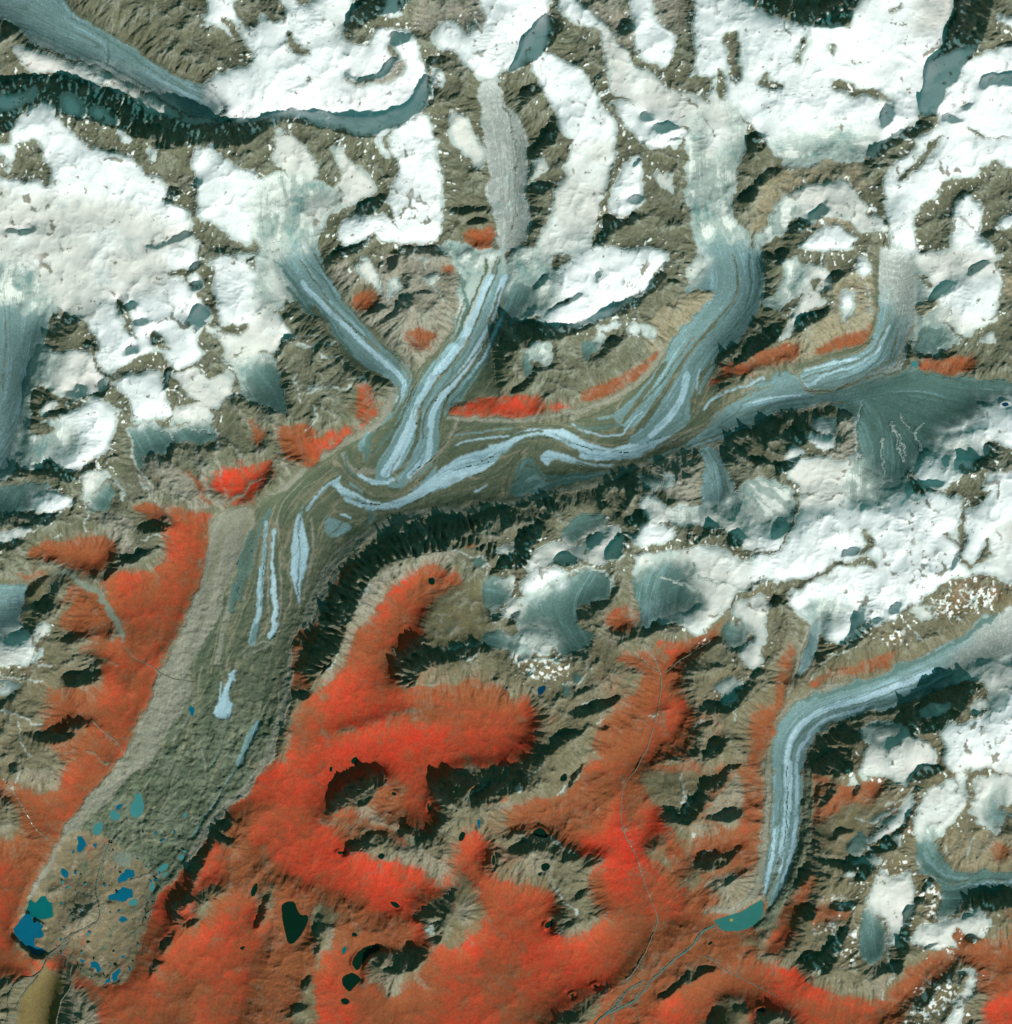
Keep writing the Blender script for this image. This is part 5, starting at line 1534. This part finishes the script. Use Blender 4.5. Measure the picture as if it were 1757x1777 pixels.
SNOW = [
('wide snow basin beside the pale blue glacier at the top left',520,120),
('white peak and snow slope south of the long shadowed cliff at upper left',130,260),
('broad smooth white snowfield on the left edge',130,430),
('lumpy snowfield with rock islets left of the dark central ridge',270,560),
('small snow shelf beside the blue glacier on the left edge',120,650),
('snow slope with a teal fringe above the fan-shaped ice apron',250,690),
('twin-lobed snow patch right of the fan-shaped ice apron',345,680),
('snowfield spilling toward the blue glacier on the far left, mid height',150,760),
('small white patch under the black ridge at the left edge',95,870),
('snow slope below the rocky crest at upper left, left of the slender glacier',400,340),
('mottled snow at the head of the slender glacier',480,260),
('snow patches along the western side of the slender glacier',430,520),
('steep bright white snow slab left of the long grey icefall',725,320),
('narrow snow gully between the white slab and the icefall',800,240),
('snowy summit plateau at the top centre, left of the sharp shadowed peak',830,70),
('snow apron between the dark ridge and the hanging white slab',620,340),
('long white snow tongue right of the icefall',1000,180),
('lower snow tongue of firn right of the icefall, above the junction',990,370),
('pinkish snow ramp descending toward the wide grey glacier at top right',1110,140),
('small snow dome between the snow tongue and the grey glacier',1100,260),
('large white crescent snowfield right of the central icefall junction',1070,480),
('vast undulating snowfield at the top right',1420,120),
('snow shelf under the tan crest at the upper right',1440,350),
('snow on the far side of the deep shadowed valley, top right corner',1700,200),
('sharp snowy summit with fluted faces near the right edge, upper part',1620,290),
('tall snow lobe along the right edge below the fluted summit',1690,480),
('snow patches between the two glaciers right of centre',1410,520),
('small snow triangle above the striped rock slope right of centre',1500,460),
('snow basin at the right edge feeding the teal glacier',1720,760),
('snow patch in the dark craggy slope south of the east glacier',1420,790),
('long snow slope south of the teal fan glacier',1430,890),
('smooth white snow plateau at the right edge, mid height',1600,930),
('snow corner at the right edge beyond the curved rock rib',1740,930),
('rounded snow basin above the teal cirque glacier',1270,1000),
('small snow cap on the ridge above the rounded basin',1130,930),
('white oval snow patch on the plateau south of the central trunk',940,1010),
('broken snow and crags beside the white oval patch',1010,950),
('snow apron above the tiny tongue glacier',1420,1040),
('two snow shells on the rocky rib right of the reddish valley',1310,1100),
('snow behind the dark crags of the lower-right bend',1700,1290),
('snow hollow inside the lower-right bend',1560,1310),
('tall snow slope at lower right, above the curved teal glacier',1635,1400),
('snow slope at the right edge beside the narrow rock rib, lower right',1720,1390),
('narrow cloud-like snow band crossing the crags left of the tall snow slope',1530,1450),
('tall white snow slope above the blunt teal lobe',1560,1540),
('winding snow patch on the crest right of the blunt teal lobe',1650,1610),
('thin snow strip at the bottom right corner',1680,1720),
('small snow pockets at the left edge below the pale blue glacier',40,1130),
('little snow patch in the rocky hollow of the peninsula between two glaciers',640,470),
('snow remnants in the rocky knolls of the red upland',760,1600),
('two small snow caps on the slope below the white crescent',1070,570),
]
icecell = np.isin(ccls, [ID[c] for c in 'IBTMLGFY'])
snowcell = np.isin(ccls, [ID[c] for c in 'SP'])
owner = np.full(ccls.shape, -1, np.int16); best = np.full(ccls.shape, 1e9, np.float32)
for gi, g_ in enumerate(GLAC):
    p = np.array(g_[2], float); wdt = g_[3]
    for (x0, y0), (x1, y1) in zip(p[:-1], p[1:]):
        dx, dy = x1-x0, y1-y0; L = dx*dx + dy*dy
        t = np.clip(((cx_-x0)*dx + (cy_-y0)*dy)/L, 0, 1); d = np.hypot(cx_-x0-t*dx, cy_-y0-t*dy)/wdt
        b = d < best; best = np.where(b, d, best); owner = np.where(b, gi, owner)
farice = (best > 2.0)
gown = np.where(icecell & ~farice, owner, -1)
gown = np.where(np.isin(ccls, [ID['L']]) & (best > 1.3), -1, gown)
snowcell = snowcell | (icecell & farice & np.isin(ccls, [ID[c] for c in 'FTI']))
sown = np.full(ccls.shape, -1, np.int16); best = np.full(ccls.shape, 1e9, np.float32)
for si, s in enumerate(SNOW):
    d = np.hypot(cx_ - s[1], cy_ - s[2]); b = d < best; best = np.where(b, d, best); sown = np.where(b, si, sown)
sown = np.where(snowcell & (gown < 0), sown, -1)
def pieces(owner):
    # connected pieces (edge neighbours with one owner): number per cell, -1 where no owner
    h, w = owner.shape; par = []; lab = np.full((h, w), -1, np.int32); prev = []
    def find(a):
        while par[a] != a: par[a] = par[par[a]]; a = par[a]
        return a
    for j in range(h):
        row = owner[j]; ch = np.flatnonzero(np.diff(row)) + 1
        st = np.concatenate([[0], ch]); en = np.concatenate([ch, [w]]); cur = []
        for a, b in zip(st.tolist(), en.tolist()):
            v = int(row[a])
            if v >= 0: cur.append((a, b, v, len(par))); lab[j, a:b] = len(par); par.append(len(par))
        i = k = 0
        while i < len(prev) and k < len(cur):
            p, q = prev[i], cur[k]
            if p[2] == q[2] and min(p[1], q[1]) > max(p[0], q[0]):
                x, y = find(p[3]), find(q[3])
                if x != y: par[max(x, y)] = min(x, y)
            if p[1] <= q[1]: i += 1
            else: k += 1
        prev = cur
    root = np.array([find(a) for a in range(len(par))]); lab = np.where(lab >= 0, root[lab], -1)
    u, inv, cnt = np.unique(lab, return_inverse=True, return_counts=True)
    return lab, dict(zip(u.tolist(), cnt.tolist())), cnt[inv].reshape(h, w)
slab, scnt, ssize = pieces(sown)
sown = np.where(ssize < 90, -1, sown)
glab, gcnt, gsize = pieces(gown)
gown = np.where((gown >= 0) & (gsize < 260), -1, gown)
covered = (gown >= 0) | (sown >= 0)
meadow = ~covered & (blur(vf, 2)[:-1, :-1] > .5) & ~lakemask[:-1, :-1]

# ---------------------------------------------------------------- ground sheet under everything, reaching far past the frame
cp = np.pad(covered | meadow, 1, mode='edge')
allc = cp[:-1, :-1] & cp[1:, :-1] & cp[:-1, 1:] & cp[1:, 1:]                      # vertex wholly under another sheet
P3t = P3.copy(); P3t[:, 2] -= np.where(allc.ravel(), 0.16, 0.0)
ring = []; order = np.concatenate([np.arange(NX), np.arange(1, NY)*NX + NX-1, (NY-1)*NX + np.arange(NX-2, -1, -1), np.arange(NY-2, 0, -1)*NX])
cov_keep = ~(covered | meadow) | np.zeros_like(covered)
tq = QUADS.reshape(-1, 4)
ext_co = [P3t]; ext_col = [col4]; ext_q = [tq]; prev = order.copy(); nbase = len(P3t); K = len(order)
pxy = P3t[order].copy(); pcol = col4[order].copy()
for sc, dz in ((1.015, -.3), (1.03, -3.0)):
    c3 = pxy.copy(); c3[:, :2] *= sc; c3[:, 2] = pxy[:, 2]*(1 if dz > -1 else 0) + dz
    idx = nbase + np.arange(K); nbase += K
    ext_co.append(c3); ext_col.append(pcol.copy())
    ext_q.append(np.stack([prev, np.roll(prev, -1), np.roll(idx, -1), idx], 1)); prev = idx
# more of the same mountain country all round, coarser, sunk out of the way under the detailed part
ON = 520; og = np.linspace(-1, 1, ON); og = np.sign(og)*(np.abs(og)*.55 + .45*np.abs(og)**3)*7000
OX, OY = np.meshgrid(og + PW/2, og + PH/2); sX, sY, swu, swv = X, Y, wu_, wv_
X, Y = OX.astype(np.float32), OY.astype(np.float32); wu_ = fbm(X, Y, 90, 4, 203); wv_ = fbm(X, Y, 90, 4, 205)
orr = ridged(420, 7, 701); hz = fbm(X, Y, 800, 3, 711)
oz = (orr - .45)*230 + hz*30
ox_ = np.maximum(np.abs(X - PW/2) - PW/2 - MG, np.abs(Y - PH/2) - PH/2 - MG)
inn = ss(-45, -5, ox_); oz = oz*ss(-10, 160, ox_)*inn - (1 - inn)*70
sn = ss(-10, 30, oz + 25*fbm(X, Y, 120, 5, 713))[..., None]; vg = ss(-25, -70, oz + 20*fbm(X, Y, 160, 4, 715))[..., None]
oc = (lin(COL['R'])*(1 - sn) + lin(COL['S'])*sn)*EXPO; oc = oc*(1 - .8*vg) + lin((196, 62, 40))*EXPO*.8*vg
oc = np.concatenate([oc, np.ones((ON, ON, 1))], 2).reshape(-1, 4)
oj, oi = np.mgrid[0:ON-1, 0:ON-1]; o00 = nbase + oj*ON + oi
ext_co.append(np.stack([wx(X), wy(Y), oz*U], 2).reshape(-1, 3).astype(np.float32)); ext_col.append(oc.astype(np.float32))
ext_q.append(np.stack([o00 + ON, o00 + ON + 1, o00 + 1, o00], 2).reshape(-1, 4))
X, Y, wu_, wv_ = sX, sY, swu, swv
me = make_mesh('mountain_terrain', np.vstack(ext_co), np.vstack(ext_q), np.vstack(ext_col), M_rock)
link('mountain_terrain', me, kind='structure')
sheet(meadow, 'alpine_meadow', M_mead, thick=False, kind='stuff', label='bright red alpine meadow covering the valley sides and the lower upland', category='meadow')

# ---------------------------------------------------------------- glaciers: bodies of ice with their stripes of rubble
for gi, (nm, label, pl, wdt) in enumerate(GLAC):
    m = gown == gi
    if m.sum() < 30: continue
    e = bpy.data.objects.new('glacier', None); C.collection.objects.link(e)
    e['label'] = label; e['category'] = 'glacier'; e['group'] = 'glaciers in the mountain valleys'
    kinds = [('ice', 'ITGFSPRKNVWOXZQ', M_ice), ('bright_ice_band', 'B', M_ice), ('medial_moraine', 'M', M_till), ('lateral_moraine', 'L', M_till), ('debris_cover', 'Y', M_till)]
    pk = np.full(m.shape, -1, np.int16)
    for q, (part, codes, mt) in enumerate(kinds): pk[m & np.isin(ccls, [ID[c] for c in codes])] = q
    jj_, ii_ = np.nonzero(m); wsl = (slice(jj_.min(), jj_.max() + 1), slice(ii_.min(), ii_.max() + 1))
    # slivers too small to be a stripe of their own belong to the commonest kind of surface there
    lb, cn, sz = pieces(pk[wsl]); main = int(np.bincount(pk[wsl][pk[wsl] >= 0]).argmax())
    pw = pk[wsl].copy(); pw[(pw >= 0) & (sz < 120)] = main; lb, cn, sz = pieces(pw)
    for u_, n_ in sorted(cn.items(), key=lambda kv: -kv[1]):
        if u_ < 0 or n_ < 10: continue
        mm = np.zeros(m.shape, bool); mm[wsl] = lb == u_; q = int(pw[lb == u_][0])
        sheet(mm, kinds[q][0], kinds[q][2], e)
# ---------------------------------------------------------------- snowfields
slab, scnt, ssize = pieces(sown); CMP = ['east', 'south-east', 'south', 'south-west', 'west', 'north-west', 'north', 'north-east']
for si, (label, sx, sy) in enumerate(SNOW):
    ids = [int(u) for u in np.unique(slab[sown == si])]; ids.sort(key=lambda u: -scnt[u]); seen = {}
    for n_, u in enumerate(ids):
        m = slab == u; lb_ = label
        if n_ == 0: mx0, my0 = cx_[m].mean(), cy_[m].mean()
        else:
            d_ = CMP[int(round(math.atan2(cy_[m].mean() - my0, cx_[m].mean() - mx0)/(math.pi/4))) % 8]; seen[d_] = seen.get(d_, 0) + 1
            lb_ = ('patch ' if seen[d_] == 1 else ('smaller patch ' if seen[d_] == 2 else 'smallest patch ')) + d_ + ' of ' + label
            lb_ = ' '.join(lb_.split()[:16])
        sheet(m, 'snowfield' if n_ == 0 else 'snow_patch', M_snow, label=lb_, category='snowfield' if n_ == 0 else 'snow patch', group='snowfields on the mountains' if n_ == 0 else 'loose snow patches')

# ---------------------------------------------------------------- lakes and ponds
def solid_poly(name, p, ztop, depth, mat, **k):
    n = len(p); me = bpy.data.meshes.new(name)
    vs = [(wx(a), wy(b), ztop*U) for a, b in p] + [(wx(a), wy(b), ztop*U - depth) for a, b in p]
    area = sum(p[i][0]*p[(i+1) % n][1] - p[(i+1) % n][0]*p[i][1] for i in range(n))
    top = list(range(n)); 
    if area > 0: top = top[::-1]
    fs = [top, [i + n for i in top[::-1]]] + [[top[i], top[i] + n, top[(i+1) % n] + n, top[(i+1) % n]] for i in range(n)]
    me.from_pydata(vs, [], fs); me.materials.append(mat); me.update()
    return link(name, me, **k)
KN = {'b': 'glacial_lake', 'g': 'glacial_lake', 'q': 'meltwater_pond', 'k': 'mountain_tarn', 'n': 'mountain_tarn', 'u': 'glacial_lake'}
CT = {'b': 'lake', 'g': 'lake', 'q': 'pond', 'k': 'tarn', 'n': 'tarn', 'u': 'lake'}
GR = {'b': 'lakes on the glacier snout', 'g': 'lakes on the glacier snout', 'q': 'lakes on the glacier snout', 'k': 'dark tarns in the uplands', 'n': 'dark tarns in the uplands'}

for kind, label, p, z in lakes:
    kw = dict(label=label, category='pond' if 'pond' in label else ('tarn' if 'tarn' in label else 'lake'))
    if kind in GR: kw['group'] = GR[kind]
    solid_poly(KN[kind], p, z - MED, .06, WM[kind], **kw)
# dozens of very small ponds in the rubble of the snout
cand = [(x_, y_) for x_, y_ in zip(rng.uniform(95, 330, 900), rng.uniform(1440, 1710, 900)) if cls[int((y_+MG)/ST), int((x_+MG)/ST)] in (ID['Y'], ID['M']) and not lakemask[int((y_+MG)/ST), int((x_+MG)/ST)]]
for n_, (x_, y_) in enumerate(cand[:80]):
    r_ = .8 + 1.9*rng.random()**2.5; a0 = rng.uniform(0, 6.28)
    ang = np.linspace(0, 2*math.pi, 11)[:-1]
    rr = r_*(1 + .35*rng.standard_normal(10).clip(-1, 1)); e_ = 1 + rng.random()
    px_ = rr*np.cos(ang)*e_; py_ = rr*np.sin(ang)
    p = np.stack([x_ + px_*math.cos(a0) - py_*math.sin(a0), y_ + px_*math.sin(a0) + py_*math.cos(a0)], 1)
    i_, j_ = int((x_+MG)/ST), int((y_+MG)/ST)
    solid_poly('meltwater_pond', p, float(H[j_-2:j_+3, i_-2:i_+3].max()) + .1, .08, WM['q' if n_ % 3 == 0 else ('b' if n_ % 3 == 1 else 'k')],
               label='very small pond scattered in the grey rubble of the lower-left glacier snout', category='pond', group='tiny ponds scattered in the snout rubble')
# island in the big teal lake
isl = chaikin(np.array([(1266, 1597), (1270, 1594), (1274, 1596), (1272, 1600), (1268, 1600)], float), True, 2)
zi = [z for k_, l, p, z in lakes if k_ == 'u'][0] - MED
io = solid_poly('islet', isl, zi + .25, .05, M_till, kind='structure')
me = io.data; a = me.color_attributes.new('cover', 'FLOAT_COLOR', 'POINT')
for d_ in a.data: d_.color = (*[float(v) for v in lin((150, 140, 80))], 1)

# ---------------------------------------------------------------- rivers: ribbons lying in their beds
def hat(x, y):
    i = int(np.clip((x + MG)/ST, 0, NX-1)); j = int(np.clip((y + MG)/ST, 0, NY-1))
    return float(H[max(0, j-1):j+2, max(0, i-1):i+2].max())
RIV = """2 w 214,1118 232,1142 258,1153 276,1168 300,1178 335,1185
2 w 158,1250 180,1272 200,1285 215,1310
2 w 1115,1110 1130,1130 1148,1165 1148,1210 1135,1260 1127,1290 1113,1320 1105,1335 1085,1360 1077,1400 1082,1445 1102,1480 1115,1520 1130,1560 1142,1590 1140,1610 1130,1630 1118,1660
2 w 1040,1095 1085,1120 1120,1155 1145,1165
2 w 1230,1115 1190,1140 1155,1168
3 q 1243,1605 1215,1620 1202,1645 1170,1665 1155,1682 1130,1702 1120,1720 1100,1740 1062,1757 1040,1770 1020,1800
3 q 1122,1702 1090,1717 1073,1745 1055,1760
3 w 1118,1660 1100,1690 1087,1702
3 w 190,1460 175,1500 163,1540 175,1580 172,1600 150,1612 120,1625 95,1650 80,1665
3 w 82,1668 66,1695 35,1700 12,1727 15,1760 5,1800
3 w 122,1690 125,1708 105,1740 100,1765 95,1800
2 w 66,1695 45,1720 25,1755
2 w 5,1350 40,1400 60,1440 85,1458
2 w 1220,1658 1238,1665 1250,1680 1290,1700 1350,1730"""
for ln in RIV.strip().split('\n'):
    t = ln.split(); w = float(t[0])*.75; c = t[1]
    p = chaikin(np.array([tuple(map(float, q.split(','))) for q in t[2:]]), False, 2)
    q = []
    for a, b in zip(p[:-1], p[1:]):
        n = max(1, int(np.hypot(*(b-a))/2.0))
        for k_ in range(n): q.append(a + (b-a)*k_/n)
    q.append(p[-1]); p = np.array(q)
    p = p + np.stack([fbm(p[:, 0], p[:, 1], 16, 3, 81), fbm(p[:, 0], p[:, 1], 16, 3, 83)], 1)*2.2
    tg = np.gradient(p, axis=0); tg /= np.linalg.norm(tg, axis=1)[:, None] + 1e-6
    nr = np.stack([-tg[:, 1], tg[:, 0]], 1); ww = w*(.7 + .5*(fbm(p[:, 0], p[:, 1], 20, 2, 85) + .5))/2
    l = p + nr*ww[:, None]; r = p - nr*ww[:, None]; n = len(p); vs = []
    for i in range(n):
        z = max(hat(*l[i]), hat(*r[i]), hat(*p[i]))*U + .012
        vs += [(wx(l[i][0]), wy(l[i][1]), z), (wx(r[i][0]), wy(r[i][1]), z), (wx(l[i][0]), wy(l[i][1]), z - .08), (wx(r[i][0]), wy(r[i][1]), z - .08)]
    fs = []
    for i in range(n-1):
        a = 4*i; b = a + 4
        fs += [(a, a+1, b+1, b), (a+2, b+2, b+3, a+3), (a, b, b+2, a+2), (a+1, a+3, b+3, b+1)]
    me = bpy.data.meshes.new('river'); me.from_pydata(vs, [], fs); me.materials.append({'w': M_wat, 'q': WM['s']}[c]); me.update()
    link('river', me, kind='structure')
